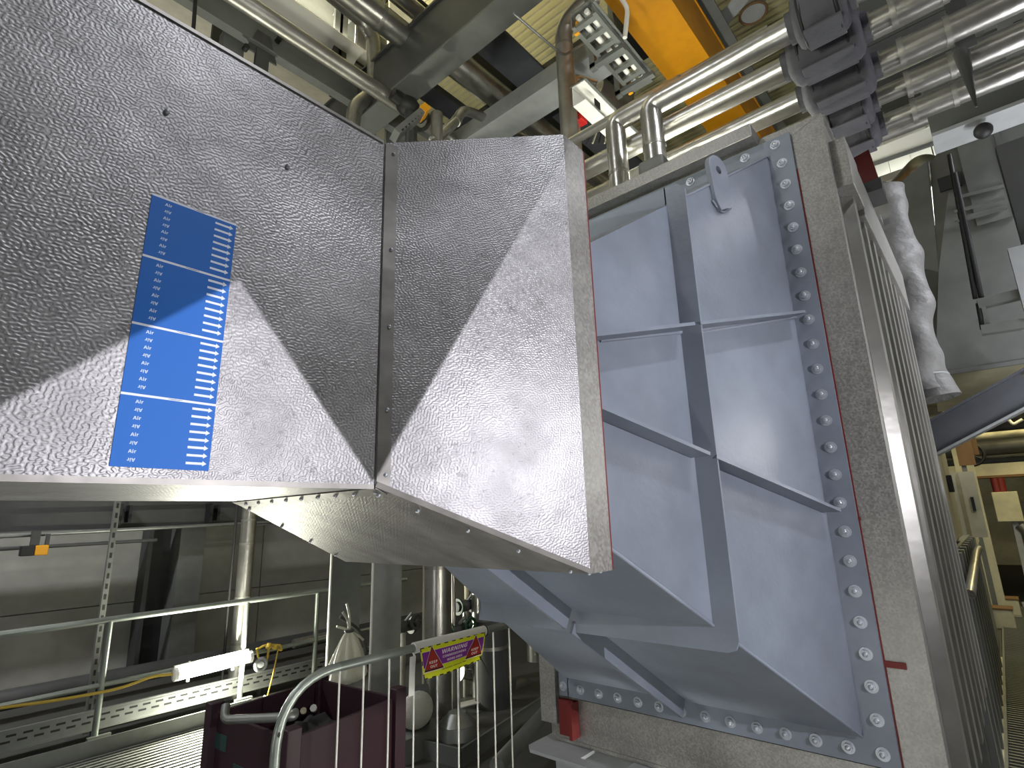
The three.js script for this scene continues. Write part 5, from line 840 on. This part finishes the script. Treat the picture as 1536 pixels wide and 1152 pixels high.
  unseenBatten('unseen lamp low under the duct, placed to light the barrier and banner', V(0.3, -0.8, -0.3), 0.8, 'x', V(0.45, 0.0, -1), 40, M.lamp, 0xfbfaf2, 0.12);  // out of view, lights banner and barrier bars
  unseenBatten('added fill lamp low on the left, brightens the undersides from the side', V(-1.0, -1.0, -2.4), 1.0, 'z', V(1, 0.12, 0.2), 14, M.lamp, 0xfbfaf2, 0.12);  // added fill for the sloping undersides
  unseenBatten('added fill lamp on the casing roof, brightens the pipes and tray above', V(2.9, 1.5, -1.0), 1.2, 'x', V(0, 1, 0), 80, M.lamp, 0xf6f7e8, 0.14);  // added fill for pipes, tray and crane beam, hidden by the casing
  unseenBatten('unseen upward lamp behind the broad girder, placed to light the deck', V(3.6, 4.8, -3.6), 1.5, 'x', V(0.1, 1, 0), 70, M.warmLamp, 0xfff3c8, 0.2);  // unseen source behind the girder, warms the deck strip
  unseenBatten('unseen upward lamp over the long dull pipe, placed to light the pale ceiling gap', V(1.7, 4.95, -4.4), 2.2, 'x', V(0, 1, -0.7), 120, M.warmLamp, 0xfff8e0, 0.2);  // unseen source behind the beam, lights the cream ceiling
  unseenBatten('unseen lamp beyond the grey hopper, placed to light the corridor', V(9.5, 2.6, 0.9), 1.2, 'z', V(0, -1, 0), LAMP.corridor.power, M.warmLamp, 0xfff2b8, 0.2);  // unseen source behind the hopper, warm corridor light
  unseenBatten('unseen lamp near the far end, placed to light the end of the corridor', V(12.0, 2.9, 1.0), 1.2, 'z', V(0, -1, 0), LAMP.corridor.power, M.warmLamp, 0xffeeb0, 0.2);  // unseen source, warm light on the far pipes and boxes
  unseenBatten('lamp standing in for the unseen source that lights the white panels behind the hopper', V(6.9, 3.5, -0.2), 1.0, 'z', V(0.7, -0.6, 0.1), 160, M.lamp, 0xfbfff4, 0.2);  // stands in for an unseen source, whitens the gap behind the hopper
}
// ---------------------------------------------------------------- set every thing on its base point, lift to floor level
scene.updateMatrixWorld(true);
for (const o of roots) {
  if (o.isMesh) { o.geometry.computeBoundingBox(); const b = o.geometry.boundingBox, c = V((b.min.x + b.max.x) / 2, b.min.y, (b.min.z + b.max.z) / 2); o.geometry.translate(-c.x, -c.y, -c.z); o.position.copy(c).add(V(0, EYE, 0)); continue; }
  const b = new THREE.Box3(); o.traverse((m) => { if (m.isMesh) { m.geometry.computeBoundingBox(); b.union(m.geometry.boundingBox.clone().translate(m === o ? V() : m.position)); } });
  const c = V((b.min.x + b.max.x) / 2, b.min.y, (b.min.z + b.max.z) / 2);
  for (const k of o.children) k.position.sub(c);
  o.position.copy(c).add(V(0, EYE, 0));
}
scene.updateMatrixWorld(true);
renderer.render(scene, camera);
